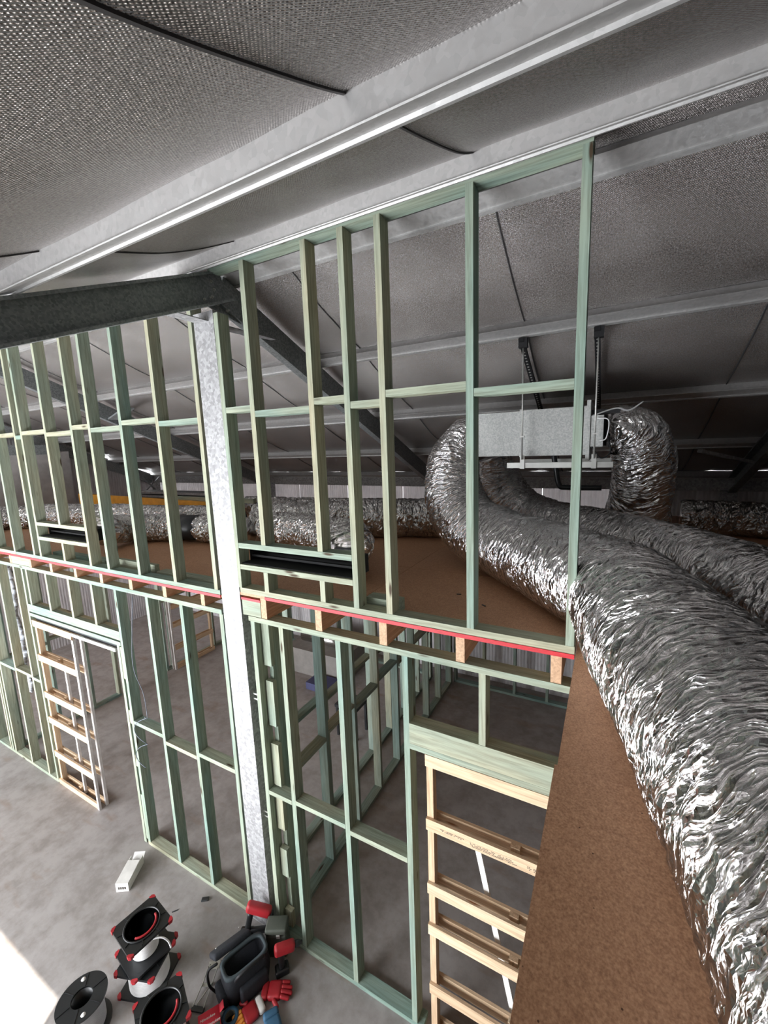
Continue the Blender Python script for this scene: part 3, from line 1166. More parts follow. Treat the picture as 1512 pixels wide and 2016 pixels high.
# loose timber lying on the mezzanine just behind the bottom plates
for i, (x0, x1, y0, y1, z0, z1, lb_) in enumerate((
        (-3.42, -2.62, 2.12, 2.21, ZL, ZL + 0.04, 'green timber offcut lying flat behind the left bottom plate nearest the column'),
        (-4.15, -3.45, 2.13, 2.17, ZL, ZL + 0.09, 'green timber offcut on edge behind the left upper wall'),
        (-5.25, -4.25, 2.14, 2.23, ZL, ZL + 0.045, 'long green timber lying behind the far left bottom plate'),
        (-1.29, -1.07, 2.10, 2.19, ZR, ZR + 0.075, 'green timber block wedged behind two studs of the right upper wall'))):
    o = bx('timber_offcut', T, None, x0, x1, y0, y1, z0, z1)
    tag(o, lb_, 'timber offcut')
o = bx('timber_offcut', 'joist_pine', None, -1.31, -1.20, 2.22, 2.29, ZR, ZR + 0.045, rot=(0, 0, 0.25))
tag(o, 'small pale pine offcut lying beside a stud on the mezzanine', 'timber offcut')
for i, (x, y, a) in enumerate(((-0.86, 2.55, 0.3), (-0.66, 2.42, -0.6), (-0.74, 2.12, 0.2))):
    o = bx('debris_chip', 'steel_dark', None, x, x + 0.03, y, y + 0.008, ZR, ZR + 0.005, rot=(0, 0, a))
    tag(o, 'small dark offcut chip on the mezzanine board, %s of three' % ordw[i], 'debris')

# ================================================================ DUCTS AND FAN UNIT
FLR = ZR
duct('huge crumpled silver duct curving past the wall end towards the camera',
     [(-1.0, 3.60, 3.98), (-1.11, 3.52, 3.90), (-1.19, 3.46, 3.68), (-1.14, 3.36, 3.40), (-0.95, 3.20, 3.20), (-0.66, 3.03, 3.12), (-0.37, 2.73, 3.11), (-0.13, 2.46, 3.11), (0.05, 2.25, 3.115), (0.14, 1.92, 3.115), (0.26, 1.41, 3.115), (0.36, 1.0, 3.115), (0.42, 0.6, 3.115), (0.46, 0.1, 3.115), (0.5, -0.6, 3.115)],
     [0.10, 0.16, 0.22, 0.245, 0.25, 0.25, 0.25, 0.25, 0.252, 0.255, 0.255, 0.255, 0.255, 0.255, 0.255], step=0.0105, seg=200, amp=0.011, flat_floor=ZR)
duct('second large silver duct lying behind the huge one and running off to the right',
     [(-0.95, 3.95, 3.72), (-0.90, 3.98, 3.50), (-0.72, 3.92, 3.25), (-0.42, 3.82, 3.12), (0.02, 3.52, 3.09), (0.42, 3.02, 3.09), (0.66, 2.45, 3.09), (0.82, 1.8, 3.09), (1.0, 1.0, 3.09), (1.1, 0.3, 3.09)],
     [0.15, 0.19, 0.21, 0.22, 0.222, 0.222, 0.222, 0.222, 0.222, 0.222], step=0.013, seg=150, amp=0.011, seed=11.0, flat_floor=ZR)
duct('fat silver duct elbow hanging from the right end of the fan unit',
     [(-0.02, 3.68, 3.92), (0.06, 3.68, 3.92), (0.17, 3.70, 3.85), (0.225, 3.76, 3.66), (0.23, 3.90, 3.42), (0.21, 4.10, 3.20), (0.21, 4.35, 3.10), (0.35, 4.75, 3.08)],
     [0.13, 0.175, 0.20, 0.21, 0.22, 0.235, 0.23, 0.20], step=0.012, seg=150, amp=0.011, seed=23.0, flat_floor=ZR)
duct('dark silver duct lying along the back at the far right',
     [(0.66, 5.2, 3.03), (0.9, 5.2, 3.03), (1.5, 5.1, 3.03), (2.6, 4.8, 3.03)], [0.165] * 4, step=0.018, seg=90, amp=0.016, mat='duct_foil_far', seed=31.0, flat_floor=ZR)
duct('silver duct on the boards behind the right stud wall, running left from the huge duct',
     [(-0.75, 4.35, 3.07), (-1.2, 4.22, 3.07), (-1.65, 4.15, 3.07), (-2.1, 4.02, 3.07), (-2.5, 3.85, 3.07), (-3.0, 3.72, 3.06), (-3.7, 3.66, 3.05)], [0.20] * 7, step=0.016, seg=110, amp=0.016, mat='duct_foil_far', seed=41.0, flat_floor=ZR)
duct('small silver duct bending to the black slot box behind the right wall opening',
     [(-3.2, 3.27, 3.04), (-2.85, 3.22, 3.05), (-2.35, 3.10, 3.06), (-1.95, 2.90, 3.09), (-1.72, 2.62, 3.13), (-1.66, 2.45, 3.10)], [0.165] * 6, step=0.015, seg=100, amp=0.016, mat='duct_foil_far', seed=53.0, flat_floor=ZR)
duct('long silver duct furthest back along the foil wall',
     [(-0.3, 4.95, 3.02), (-1.4, 4.9, 3.02), (-2.4, 4.85, 3.02), (-3.6, 4.75, 3.01), (-5.0, 4.7, 3.0)], [0.15] * 5, step=0.02, seg=90, amp=0.016, mat='duct_foil_far', seed=61.0, flat_floor=ZR)
duct('silver duct just left of the steel column, ending at the black collar',
     [(-3.45, 3.12, 2.985), (-3.62, 3.20, 2.985), (-3.95, 3.24, 2.985), (-4.20, 3.23, 2.98)], [0.165] * 4, step=0.016, seg=100, amp=0.016, mat='duct_foil_far', seed=71.0, flat_floor=ZL)
duct('silver duct left of the black collar curling down towards the left slot box',
     [(-4.50, 3.17, 2.98), (-4.78, 3.08, 2.98), (-5.0, 2.88, 2.99), (-5.02, 2.66, 3.02), (-4.9, 2.50, 3.05)], [0.165] * 5, step=0.015, seg=100, amp=0.016, mat='duct_foil_far', seed=83.0, flat_floor=ZL)
duct('silver duct behind the left stud wall running to the far left',
     [(-4.2, 3.78, 2.99), (-5.0, 3.62, 2.99), (-5.9, 3.48, 2.99), (-6.8, 3.32, 2.99), (-7.5, 3.12, 2.99), (-8.0, 2.78, 2.98), (-8.05, 2.5, 2.98)], [0.17] * 7, step=0.018, seg=90, amp=0.016, mat='duct_foil_far', seed=97.0, flat_floor=ZL)
o = tube('duct_collar', 'black_plastic', None, [(-4.20, 3.23, 2.98), (-4.50, 3.17, 2.98)], 0.15, 32)
tag(o, 'black ribbed duct collar between two silver ducts on the left', 'duct collar')

fan = thing('fan_unit', (-0.6, 3.65, 3.745), 'galvanised box fan unit hung under the far roof slope between two ducts', 'fan unit')
bx('casing', 'fan_casing', fan, -0.98, -0.62, 3.40, 3.92, 3.745, 4.085)
bx('casing', 'fan_casing', fan, -0.617, -0.16, 3.395, 3.925, 3.742, 4.09)
bx('seam_flange', 'fan_casing', fan, -0.625, -0.612, 3.385, 3.935, 3.735, 4.098)
bx('end_plate', 'fan_casing', fan, -0.16, -0.135, 3.37, 3.94, 3.70, 4.13)
bx('junction_box', 'fan_casing', fan, -0.13, -0.05, 3.38, 3.44, 3.80, 4.02)
tube('spigot', 'black_plastic', fan, [(-0.14, 3.68, 3.92), (-0.03, 3.68, 3.92)], 0.12, 32)
tube('spigot', 'black_plastic', fan, [(-0.97, 3.62, 3.96), (-1.05, 3.60, 3.97)], 0.11, 32)
for ob in list(fan.children):
    if ob.name.startswith('spigot'):
        pass
bx('cable_cover', 'strap_black', fan, -0.13, 0.05, 3.41, 3.45, 4.03, 4.06)
tube('wiring', 'cable_grey', fan, [(-0.12, 3.38, 4.02), (0.02, 3.36, 4.06), (0.10, 3.34, 4.04), (0.18, 3.33, 4.09)], 0.005, 6)
tube('wiring', 'strap_black', fan, [(-0.12, 3.38, 3.80), (-0.06, 3.36, 3.72), (0.0, 3.37, 3.76), (-0.02, 3.40, 3.86)], 0.005, 6)
tube('wiring', 'cable_white', fan, [(-0.09, 3.37, 4.0), (-0.02, 3.34, 3.98), (-0.03, 3.34, 3.86), (-0.07, 3.36, 3.84)], 0.004, 6)
hs = [(-0.585, 'left'), (-0.10, 'right')]
ch = bx('strut_channel', 'zinc', fan, -0.70, 0.02, 3.30, 3.34, 3.655, 3.695)
bx('strut_channel', 'zinc', fan, -0.70, 0.02, 3.93, 3.97, 3.655, 3.695)
for x, s_ in hs:
    tube('threaded_rod', 'zinc', fan, [(x, 3.275, 3.72), (x, 3.262, 4.60)], 0.006, 8)
    bx('rod_bracket', 'zinc', fan, x - 0.016, x + 0.016, 3.288, 3.298, 3.65, 3.75)
    bx('turnbuckle', 'zinc', fan, x - 0.016, x + 0.016, 3.262, 3.288, 3.885, 3.897)
    bar('slotted_angle', 'strap_black', fan, (x - 0.01, 3.23, 4.575), (x - 0.01, 4.28, 4.135), 0.036, 0.03)
    d = Vector((0, 1.05, -0.44)).normalized()
    for k in range(26):
        p_ = Vector((x - 0.01, 3.23, 4.575)) + d * (0.04 * k + 0.06) - Vector((0, 0.386, 0.922)) * 0.0165
        lathe('slot', 'zinc', fan, [(0.008, 0), (0.008, 0.001)], p_ - fan.location, 8, (-0.397, 0, 0), False)
    bx('hanger_clip', 'strap_black', fan, x - 0.03, x + 0.03, 3.235, 3.285, 4.52, 4.585)
o = tube('drain_pipe', 'black_plastic', None, [(-0.42, 3.8, 3.74), (-0.40, 3.8, 3.62), (-0.37, 3.8, 3.48), (-0.30, 3.8, 3.46), (-0.05, 3.8, 3.46)], 0.022, 12)
tag(o, 'black elbowed drain pipe below the fan unit', 'pipe')

# yellow beam, black channel, green case and timber stacks at the back of the mezzanine
o = bar('yellow_beam', 'yellow_beam', None, (-9.3, 4.4, 3.03), (-4.9, 4.25, 3.0), 0.06, 0.22)
tag(o, 'long orange-yellow timber beam lying on edge behind the left ducts', 'beam')
o = bx('black_channel', 'black_plastic', None, -4.35, -3.62, 4.15, 4.32, ZL, 3.12)
tag(o, 'black duct box behind the silver ducts left of the column', 'duct box')
o = bx('green_case', 'green_plastic', None, -3.50, -3.25, 4.02, 4.12, 3.10, 3.17)
o2 = bx('black_stand', 'black_plastic', None, -3.60, -3.2, 4.0, 4.16, ZL, 3.10)
tag(o, 'bright green tool case glimpsed just right of the column', 'tool case')
tag(o2, 'black crate under the green tool case', 'crate')
for i in range(4):
    z = ZL + 0.03 + i * 0.075
    o = bx('timber_stack_board', 'galvanised', None, -9.0 + 0.1 * i, -6.9 + 0.15 * i, 5.2, 5.5, z, z + 0.045)
    tag(o, 'pale board in the stack by the far left corner, %s from the bottom' % ordw[i], 'board', 'boards stacked at the back left')
for i in range(4):
    bb = bx('stack_bearer', T, None, -8.9, -8.8, 5.22, 5.48, ZL + (0 if i == 0 else i * 0.075), ZL + (0.03 if i == 0 else i * 0.075 + 0.03))
    tag(bb, 'short bearer under board %s of the far left stack' % ordw[i], 'bearer')
o = bx('timber_length', T, None, -6.6, -4.55, 4.39, 4.45, 3.10, 3.16)
tag(o, 'green timber length resting behind the yellow beam', 'timber')
o = bx('timber_support', T, None, -6.2, -6.1, 4.37, 4.47, ZL, 3.10)
tag(o, 'timber block propping the green length behind the yellow beam', 'timber block')
# light brown board leaning at the left gable and foil offcut
bd = bx('leaning_board', 'panel_grey', None, -9.55, -9.5, 2.4, 4.4, ZL, 3.98)
tag(bd, 'large plain grey-brown board standing at the left end of the mezzanine', 'board')

# wall insulation at the left end of the lower level
vs, fs = [], []
nz_, nf = 90, 12
for j in range(nz_ + 1):
    for i in range(nf + 1):
        u = i / nf
        z = 0.9 + 1.74 * j / nz_
        ragged = 0.05 * noise.noise(Vector((z * 26, u * 2, 0))) * u
        vs.append((0.21 * u + ragged, 0.03 + 0.03 * noise.noise(Vector((u * 3, z * 11, 1.0))) + 0.02 * noise.noise(Vector((u * 9, z * 40, 2.0))), z - 0.9))
for j in range(nz_):
    for i in range(nf):
        a = j * (nf + 1) + i
        fs.append((a, a + 1, a + nf + 2, a + nf + 1))
o = mesh_obj('insulation_batt', vs, fs, 'insulation_white', None, (-6.655, 2.10, 0.9), True)
sm = o.modifiers.new('thick', 'SOLIDIFY')
sm.thickness = 0.05
tag(o, 'fluffy white insulation batt hanging behind the far left lower studs', 'insulation')

# ================================================================ FLOOR ITEMS
# open carton
cb = thing('cardboard_box', (-3.74, 1.72, 0), 'open white cardboard carton lying on the concrete by the left wall', 'box', rz=0.55)


def cbx(name, x0, x1, y0, y1, z0, z1, mat='white_card', rot=None):
    me = box_mesh(name, x1 - x0, y1 - y0, z1 - z0, mat)
    o_ = bpy.data.objects.new(name, me)
    o_.location = ((x0 + x1) / 2, (y0 + y1) / 2, (z0 + z1) / 2)
    if rot:
        o_.rotation_euler = rot
    return link(o_, cb)


cbx('carton_bottom', -0.055, 0.055, -0.13, 0.13, 0, 0.004)
cbx('carton_side', -0.055, -0.051, -0.13, 0.13, 0.004, 0.085)
cbx('carton_side', 0.051, 0.055, -0.13, 0.13, 0.004, 0.085)
cbx('carton_end', -0.051, 0.051, -0.13, -0.126, 0.004, 0.085)
cbx('carton_lid', -0.055, 0.052, -0.13, 0.08, 0.085, 0.089, rot=(0.03, 0.05, 0))
cbx('carton_flap', -0.05, 0.05, 0.13, 0.19, 0.05, 0.054, rot=(0.6, 0, 0))
for i in range(4):
    cbx('carton_print', -0.035 + i * 0.018, -0.022 + i * 0.018, -0.1312, -0.1304, 0.025, 0.05, 'print_ink')


def square_reel(loc, rz, lbl, cab_r, half=0.15, h=0.215, cab='cable_white'):
    p = thing('cable_reel', loc, lbl, 'cable reel', 'boxed cable reels on the floor', rz)
    plate_with_hole('flange', 'black_plastic', p, half, 0.055, 0.0, 0.018)
    plate_with_hole('flange', 'black_plastic', p, half, 0.072, h - 0.018, h)
    for z0, z1 in ((-0.0, 0.02), (h - 0.02, h + 0.003)):
        for sx in (-1, 1):
            for sy in (-1, 1):
                a = half + 0.004
                k = 0.034
                vs_ = [(sx * a, sy * (a - k), z0), (sx * a, sy * (a - 0.012), z0), (sx * (a - 0.012), sy * a, z0), (sx * (a - k), sy * a, z0), (sx * (a - k), sy * (a - 0.011), z0), (sx * (a - 0.011), sy * (a - k), z0)]
                vs_ += [(x, y, z1) for x, y, _ in vs_]
                f_ = [(0, 1, 2, 3, 4, 5), (11, 10, 9, 8, 7, 6)] + [(i, (i + 1) % 6, 6 + (i + 1) % 6, 6 + i) for i in range(6)]
                mesh_obj('corner_bumper', vs_, f_, 'red_plastic', p)
    # raised ring and ribs on the upper flange
    lathe('rim_ring', 'black_plastic', p, [(0.112, h), (0.112, h + 0.008), (0.122, h + 0.008), (0.122, h)], (0, 0, 0), 48)
    pts = [(0.092 * math.cos(a), 0.092 * math.sin(a), h + 0.003) for a in [(-0.9 + 0.24 * i) for i in range(11)]]
    tube('red_lock_ring', 'red_plastic', p, pts, 0.008, 8).location = -Vector(p.location)
    bpy.data.objects[p.children[-1].name].location = (0, 0, 0)
    for q in range(8):
        a = q * PI / 4 + PI / 8
        o_ = bpy.data.objects.new('rib', box_mesh('rib', 0.03, 0.008, 0.006, 'black_plastic'))
        o_.location = (0.135 * math.cos(a) * 1.02, 0.135 * math.sin(a) * 1.02, h + 0.003)
        o_.rotation_euler = (0, 0, a)
        link(o_, p)
    lathe('hub_floor', 'matte_black', p, [(0.0535, 0.02), (0.0535, 0.035)], (0, 0, 0), 32)
    lathe('hub', 'black_plastic', p, [(0.06, 0.018), (0.06, h - 0.018), (0.054, h - 0.018), (0.054, 0.018)], (0, 0, 0), 32, caps=False)
    # wound cable: stacked rings
    prof_ = []
    nr = 14
    for i in range(nr * 4 + 1):
        u = i / (nr * 4)
        z = 0.02 + (h - 0.04) * u
        prof_.append((cab_r + 0.004 * abs(math.sin(u * nr * PI)), z))
    lathe('wound_cable', cab, p, prof_, (0, 0, 0), 48, caps=False)
    return p


square_reel((-2.855, 1.345, 0.0), 0.35, 'full reel of white cable with black square flanges, lower of the stacked pair', 0.130)
ra = square_reel((-2.875, 1.350, 0.227), -0.14, 'half-used white cable reel with red corners, on top of the stacked pair', 0.085, h=0.225)
square_reel((-2.40, 1.165, 0.0), -0.42, 'black square cable reel with red corners nearest the bottom edge', 0.120, half=0.145, h=0.30)
tube('loose_end', 'cable_white', ra, [(0.10, 0.0, 0.17), (0.17, 0.05, 0.19), (0.20, 0.08, 0.15), (0.215, 0.09, 0.09)], 0.006, 8)
ra.children[-1].location = (0, 0, 0)
for ob in bpy.data.objects:
    if ob.name.startswith(('red_lock_ring', 'loose_end')):
        me = ob.data
        org = ob.parent.location
        me.transform(Matrix.Translation(org))
        ob.location = (0, 0, 0)

rr = thing('cable_drum', (-2.985, 0.975, 0), 'round black cable drum with grey cable at the bottom left beside the sun patch', 'cable drum')
for z in (0.0, 0.235):
    vs, fs, sg_ = [], [], 48
    for zz_ in (z, z + 0.012):
        for rad in (0.148, 0.062):
            for k in range(sg_):
                a = 2 * PI * k / sg_
                vs.append((rad * math.cos(a), rad * math.sin(a), zz_))
    for k in range(sg_):
        k2 = (k + 1) % sg_
        fs += [(k, sg_ + k, sg_ + k2, k2), (2 * sg_ + k, 2 * sg_ + k2, 3 * sg_ + k2, 3 * sg_ + k), (k, k2, 2 * sg_ + k2, 2 * sg_ + k), (sg_ + k2, sg_ + k, 3 * sg_ + k, 3 * sg_ + k2)]
    mesh_obj('flange', vs, fs, 'black_plastic', rr)
for q in range(6):
    a = q * PI / 3 + 0.3
    o_ = bpy.data.objects.new('flange_rib', box_mesh('flange_rib', 0.078, 0.004, 0.004, 'strap_black'))
    o_.location = (0.105 * math.cos(a), 0.105 * math.sin(a), 0.249)
    o_.rotation_euler = (0, 0, a)
    link(o_, rr)
for a in (2.6, 5.9):
    lathe('label_dot', 'white_card', rr, [(0.014, 0), (0.014, 0.002)], (0.115 * math.cos(a), 0.115 * math.sin(a), 0.247), 16)
prof_ = [(0.112 + 0.004 * abs(math.sin(i * PI / 4)), 0.013 + 0.221 * i / 56) for i in range(57)]
lathe('wound_cable', 'cable_grey', rr, prof_, (0, 0, 0), 48, caps=False)
lathe('hub_floor', 'matte_black', rr, [(0.0595, 0.013), (0.0595, 0.03)], (0, 0, 0), 32)
lathe('hub', 'black_plastic', rr, [(0.066, 0.012), (0.066, 0.235), (0.060, 0.235), (0.060, 0.012)], (0, 0, 0), 32, caps=False)

# tool bag
tb = thing('tool_bag', (-2.185, 1.655, 0), 'open black tool bag with grey lining standing by the column base', 'tool bag', rz=1.2)
tb.scale = (0.86, 0.9, 0.9)


def shell(name, mat, sx, sy, h_, th, rad, z0=0.0, n_=8, bulge=0.0):
    """open-topped rounded tub"""
    def loop(ax, ay, r_, z):
        out = []
        for qx, qy, a0 in ((1, 1, 0), (-1, 1, PI / 2), (-1, -1, PI), (1, -1, 3 * PI / 2)):
            for i in range(n_ + 1):
                a = a0 + PI / 2 * i / n_
                out.append((qx * (ax - r_) + r_ * math.cos(a), qy * (ay - r_) + r_ * math.sin(a), z))
        return out
    rings = [loop(sx, sy, rad, z0), loop(sx + bulge, sy + bulge, rad, z0 + h_ * 0.5), loop(sx, sy, rad, z0 + h_), loop(sx - th, sy - th, rad * 0.7, z0 + h_), loop(sx - th, sy - th, rad * 0.7, z0 + th)]
    m_ = len(rings[0])
    vs_ = [v for r_ in rings for v in r_]
    fs_ = [tuple(range(m_))[::-1]]
    for j in range(len(rings) - 1):
        for i in range(m_):
            i2 = (i + 1) % m_
            fs_.append((j * m_ + i, j * m_ + i2, (j + 1) * m_ + i2, (j + 1) * m_ + i))
    fs_.append(tuple((len(rings) - 1) * m_ + i for i in range(m_)))
    return vs_, fs_


v_, f_ = shell('body', 'black_fabric', 0.18, 0.095, 0.25, 0.012, 0.06, bulge=0.012)
mesh_obj('body', v_, f_, 'black_fabric', tb, smooth=True)
v_, f_ = shell('rim', 'grey_lining', 0.206, 0.116, 0.03, 0.018, 0.06)
mesh_obj('rim', v_, f_, 'grey_lining', tb, (0, 0, 0.232), smooth=True)
bpy.data.objects.remove(bpy.data.objects['rim'], do_unlink=True)
vs, fs = [], []
for i in range(41):
    a = 2 * PI * i / 40
    c_, s_ = math.cos(a), math.sin(a)
    m_ = (abs(c_) ** 4 + abs(s_) ** 4) ** 0.25
    for dr, dz in ((0.004, 0.232), (0.006, 0.262), (-0.022, 0.262), (-0.020, 0.232)):
        vs.append(((0.182 + dr) * c_ / m_, (0.097 + dr) * s_ / m_, dz))
for i in range(40):
    for k in range(4):
        k2 = (k + 1) % 4
        fs.append((i * 4 + k, i * 4 + k2, i * 4 + 4 + k2, i * 4 + 4 + k))
mesh_obj('rim', vs, fs, 'grey_lining', tb, smooth=True)
rounded('front_pocket', 'black_fabric', tb, 0.24, 0.05, 0.15, 0.022, (0.02, -0.122, 0.085))
rounded('side_pocket', 'black_fabric', tb, 0.07, 0.15, 0.13, 0.025, (-0.205, 0.0, 0.08))
rounded('lid_panel', 'black_fabric', tb, 0.32, 0.05, 0.20, 0.022, (-0.05, 0.185, 0.22), (0.85, 0.05, 0.0))
tube('handle', 'strap_black', tb, [(-0.12, -0.11, 0.25), (-0.10, -0.14, 0.31), (0.0, -0.15, 0.33), (0.10, -0.14, 0.31), (0.12, -0.11, 0.25)], 0.012, 10)
tube('handle', 'strap_black', tb, [(-0.19, 0.10, 0.25), (-0.26, 0.12, 0.22), (-0.27, 0.10, 0.12), (-0.23, 0.08, 0.03)], 0.010, 10)
for ob in list(tb.children):
    if ob.name.startswith('handle'):
        ob.data.transform(Matrix.Translation(tb.location))
for x, y, z in ((-0.17, 0.17, 0.30), (-0.15, 0.13, 0.26), (0.03, 0.17, 0.33)):
    lathe('rivet', 'zinc', tb, [(0.006, 0), (0.005, 0.006)], (x, y, z), 10, (-0.8, 0, 0))

dr = thing('power_tool', (-2.32, 1.90, 0.0), 'black and red cordless nailer propped against the column foot', 'power tool', rz=0.5)
rounded('motor_body', 'red_plastic', dr, 0.20, 0.07, 0.08, 0.025, (0.03, 0.0, 0.27), (0, 0.35, 0))
rounded('handle', 'black_plastic', dr, 0.045, 0.05, 0.20, 0.018, (-0.06, 0.0, 0.15), (0, 0.25, 0))
rounded('battery', 'black_plastic', dr, 0.11, 0.08, 0.07, 0.015, (-0.085, 0.0, 0.036))
rounded('nose', 'steel_dark', dr, 0.05, 0.045, 0.24, 0.012, (0.115, 0.0, 0.122))
rounded('magazine', 'black_plastic', dr, 0.16, 0.03, 0.05, 0.01, (0.02, 0.0, 0.075), (0, -0.1, 0))
rounded('battery_label', 'white_card', dr, 0.035, 0.012, 0.03, 0.004, (-0.085, -0.038, 0.045))
tc = thing('tool_case', (-2.11, 1.915, 0.0), 'small dark green-grey case behind the tool bag', 'tool case', rz=0.5)
rounded('case_body', 'dark_green_case', tc, 0.16, 0.11, 0.20, 0.015, (0.0, 0, 0.10))
rounded('case_lid', 'dark_green_case', tc, 0.165, 0.115, 0.05, 0.015, (0.0, 0, 0.228))
rounded('latch', 'zinc', tc, 0.03, 0.012, 0.03, 0.004, (0.02, -0.058, 0.20))
imp = thing('impact_driver', (-1.97, 1.84, 0), 'red and black impact driver lying right of the tool bag', 'power tool', rz=0.9)
rounded('motor_body', 'red_plastic', imp, 0.15, 0.065, 0.07, 0.02, (0.0, 0.0, 0.205), (0, 0.15, 0))
rounded('handle', 'black_plastic', imp, 0.045, 0.045, 0.14, 0.016, (-0.03, 0, 0.12))
rounded('battery', 'black_plastic', imp, 0.10, 0.07, 0.055, 0.012, (-0.03, 0, 0.028))
lathe('chuck', 'steel_dark', imp, [(0.022, 0), (0.022, 0.03), (0.012, 0.05), (0.012, 0.06)], (0.07, 0, 0.195), 16, (0, PI / 2 + 0.15, 0))


def glove(lbl, loc, rz, mats):
    g = thing('work_glove', loc, lbl, 'work glove', 'work gloves', rz)
    rounded('palm', mats[0], g, 0.10, 0.11, 0.05, 0.022, (0, 0, 0.026), puff=0.004)
    for i, (y, l_) in enumerate(((-0.042, 0.07), (-0.014, 0.085), (0.014, 0.08), (0.042, 0.06))):
        rounded('finger', mats[1], g, l_, 0.026, 0.026, 0.011, (0.05 + l_ / 2 - 0.008, y, 0.03), (0, 0.25, y * 2))
    rounded('thumb', mats[0], g, 0.065, 0.028, 0.028, 0.012, (0.02, -0.075, 0.03), (0, 0.15, -0.8))
    rounded('cuff', mats[2], g, 0.05, 0.105, 0.045, 0.018, (-0.07, 0, 0.025))
    return g


glove('red work glove with orange fingers lying in front of the tool bag', (-2.02, 1.53, 0.0), -2.0, ('red_plastic', 'orange', 'white_card'))
glove('red work glove further right, closer to the wall', (-1.95, 1.70, 0.0), 0.5, ('red_plastic', 'red_plastic', 'red_plastic'))
glove('blue rubber work glove at the right end of the tools', (-1.83, 1.55, 0.0), -0.6, ('blue_rubber', 'blue_rubber', 'blue_rubber'))
tp = thing('tape_roll', (-2.12, 1.445, 0.0), 'blue-grey tape roll between the red carton and the tool bag', 'tape roll')
lathe('tape', 'blue_rubber', tp, [(0.055, 0), (0.055, 0.05), (0.035, 0.05), (0.035, 0.0)], (0, 0, 0), 32)
lathe('core', 'dark_green_case', tp, [(0.0345, 0.002), (0.0345, 0.048), (0.031, 0.048), (0.031, 0.002)], (0, 0, 0), 32)

# red carton with white lettering
rb = thing('red_carton', (-2.165, 1.325, 0), 'red tool carton with white lettering and a pale label at the bottom edge', 'box', rz=0.985)
bxr = rounded('carton_body', 'red_card', rb, 0.135, 0.19, 0.11, 0.003, (0, 0, 0.055), seg=1)
rounded('carton_flap', 'red_card', rb, 0.04, 0.05, 0.004, 0.0015, (0.08, 0.065, 0.118), (0, -0.7, 0), seg=1)


def text(s_, size, loc, rot, par, mat='white_card'):
    cu = bpy.data.curves.new('lettering', 'FONT')
    cu.body = s_
    cu.size = size
    cu.extrude = 0.0004
    cu.shear = 0.25
    tmp = bpy.data.objects.new('tmp_text', cu)
    COL.objects.link(tmp)
    dg = bpy.context.evaluated_depsgraph_get()
    me = bpy.data.meshes.new_from_object(tmp.evaluated_get(dg))
    bpy.data.objects.remove(tmp, do_unlink=True)
    me.materials.clear()
    me.materials.append(MATS[mat])
    o_ = bpy.data.objects.new('lettering', me)
    o_.location = loc
    o_.rotation_euler = rot
    return link(o_, par)


text('Milwaukee', 0.022, (-0.058, 0.045, 0.1108), (0, 0, 0.0), rb)
text('Milwaukee', 0.022, (-0.030, 0.005, 0.1108), (0, 0, 0.0), rb)
text('M18', 0.030, (-0.058, -0.055, 0.1108), (0, 0, 0.0), rb)
rounded('label', 'white_card', rb, 0.045, 0.045, 0.001, 0.0003, (0.035, -0.065, 0.1108), seg=1)
rounded('label', 'dark_green_case', rb, 0.035, 0.03, 0.001, 0.0003, (0.045, -0.015, 0.1108), seg=1)

# folding metal bracket
fb = thing('metal_bracket', (-2.41, 1.49, 0), 'thin zinc fixing bracket with perforated ends lying beside the tool bag', 'bracket')
A, B_, C_, D_ = Vector((-2.50, 1.57, 0.02)), Vector((-2.44, 1.61, 0.02)), Vector((-2.42, 1.42, 0.02)), Vector((-2.34, 1.45, 0.02))
bar('side_rail', 'zinc', fb, A, (-2.455, 1.485, 0.02), 0.006, 0.012)
bar('side_rail', 'zinc', fb, B_, (-2.395, 1.52, 0.02), 0.006, 0.012)
bar('brace_rod', 'zinc', fb, (-2.455, 1.485, 0.02), (-2.41, 1.37, 0.02), 0.005, 0.010)
bar('brace_rod', 'zinc', fb, (-2.395, 1.52, 0.02), (-2.335, 1.40, 0.02), 0.005, 0.010)
bar('brace_rod', 'zinc', fb, (-2.395, 1.52, 0.026), (-2.39, 1.385, 0.026), 0.005, 0.008)
bar('cross_plate', 'zinc', fb, (-2.46, 1.483, 0.013), (-2.39, 1.522, 0.013), 0.02, 0.004)
bar('end_plate', 'zinc', fb, (-2.513, 1.585, 0.012), (-2.443, 1.632, 0.012), 0.05, 0.004)
bar('end_plate', 'steel_dark', fb, (-2.415, 1.365, 0.012), (-2.33, 1.395, 0.012), 0.03, 0.012)
for k in range(6):
    p_ = Vector((-2.505 + 0.022 * (k % 3), 1.583 + 0.015 * (k % 3) + (0.012 if k > 2 else -0.004), 0.0142))
    lathe('hole', 'shadow_joint', fb, [(0.004, 0), (0.004, 0.0005)], p_ - fb.location, 8)

# floor scraps
o = rounded('scrap', 'steel_dark', None, 0.06, 0.035, 0.012, 0.004, (-2.945, 1.90, 0.006), (0, 0, 0.6))
tag(o, 'dark crumpled scrap on the concrete near the left bottom plate', 'debris')
o = rounded('scrap', 'steel_dark', None, 0.05, 0.008, 0.006, 0.002, (-3.10, 1.72, 0.003), (0, 0, 0.9))
tag(o, 'thin dark sliver on the concrete above the reels', 'debris')

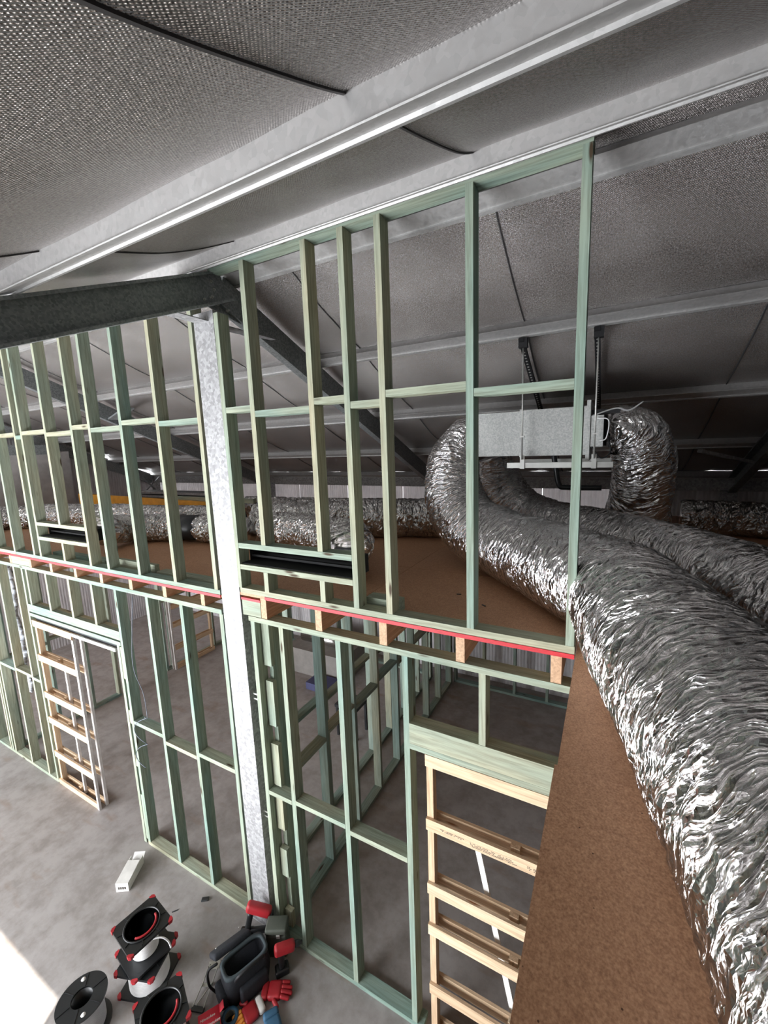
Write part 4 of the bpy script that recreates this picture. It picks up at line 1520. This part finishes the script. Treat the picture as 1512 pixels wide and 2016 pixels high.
# things in the back rooms
o = bx('plasterboard_stack', 'dull_board', None, -4.9, -3.7, 5.2, 5.9, 0, 0.45)
tag(o, 'pale stack of boards on the floor of the back room', 'board stack')
o = bx('blue_carton', 'navy_card', None, -4.2, -3.75, 4.85, 5.15, 0, 0.12)
tag(o, 'low navy carton in front of the pale board stack', 'box')
o = tube('foil_roll', 'duct_foil_far', None, [(-4.7, 5.5, 0.58), (-3.8, 5.5, 0.58)], 0.12, 24)
tag(o, 'silver roll lying on the pale board stack', 'roll')
stl = thing('step_stool', (-2.95, 4.3, 0), 'small black step stool standing behind the partition studs', 'stool')
bx('step', 'black_plastic', stl, -3.12, -2.78, 4.15, 4.45, 0.42, 0.46)
for sx in (-3.11, -2.82):
    for sy in (4.16, 4.41):
        bx('leg', 'black_plastic', stl, sx, sx + 0.03, sy, sy + 0.03, 0, 0.42)
bx('crossbar', 'black_plastic', stl, -3.08, -2.82, 4.17, 4.18, 0.18, 0.21)


# ---- details that belong to a part rather than to the whole thing
def reparent(o_, p_):
    o_.parent = p_
    o_.matrix_parent_inverse = p_.matrix_basis.inverted()


def kids(root, prefix):
    return [c for c in root.children if c.name.split('.')[0] == prefix]


for root in [o for o in bpy.data.objects if o.parent is None and o.type == 'EMPTY']:
    nm = root.name.split('.')[0]
    if nm == 'cable_reel':
        lo_, up_ = sorted(kids(root, 'flange'), key=lambda c: max(v.co.z for v in c.data.vertices))
        for c in kids(root, 'corner_bumper'):
            reparent(c, up_ if c.data.vertices[0].co.z > 0.05 else lo_)
        for pre in ('rim_ring', 'rib', 'red_lock_ring'):
            for c in kids(root, pre):
                reparent(c, up_)
        for c in kids(root, 'hub_floor'):
            reparent(c, kids(root, 'hub')[0])
        for c in kids(root, 'loose_end'):
            reparent(c, kids(root, 'wound_cable')[0])
    elif nm == 'cable_drum':
        up_ = max(kids(root, 'flange'), key=lambda c: max(v.co.z for v in c.data.vertices))
        for pre in ('flange_rib', 'label_dot'):
            for c in kids(root, pre):
                reparent(c, up_)
        reparent(kids(root, 'hub_floor')[0], kids(root, 'hub')[0])
    elif nm == 'red_carton':
        for pre in ('lettering', 'label'):
            for c in kids(root, pre):
                reparent(c, kids(root, 'carton_body')[0])
    elif nm == 'power_tool':
        reparent(kids(root, 'battery_label')[0], kids(root, 'battery')[0])
    elif nm == 'cardboard_box':
        for c in kids(root, 'carton_print'):
            reparent(c, kids(root, 'carton_end')[0])
    elif nm == 'metal_bracket':
        for c in kids(root, 'hole'):
            reparent(c, kids(root, 'end_plate')[0])
    elif nm == 'fan_unit':
        an = sorted(kids(root, 'slotted_angle'), key=lambda c: c.location.x)
        for c in kids(root, 'slot'):
            reparent(c, an[0] if c.location.x + root.location.x < -0.35 else an[1])
    elif nm == 'cavity_slider_frame':
        for c in kids(root, 'stamped_print'):
            reparent(c, min(kids(root, 'slat'), key=lambda k: (abs(k.location.z - 1.61), k.location.y)))
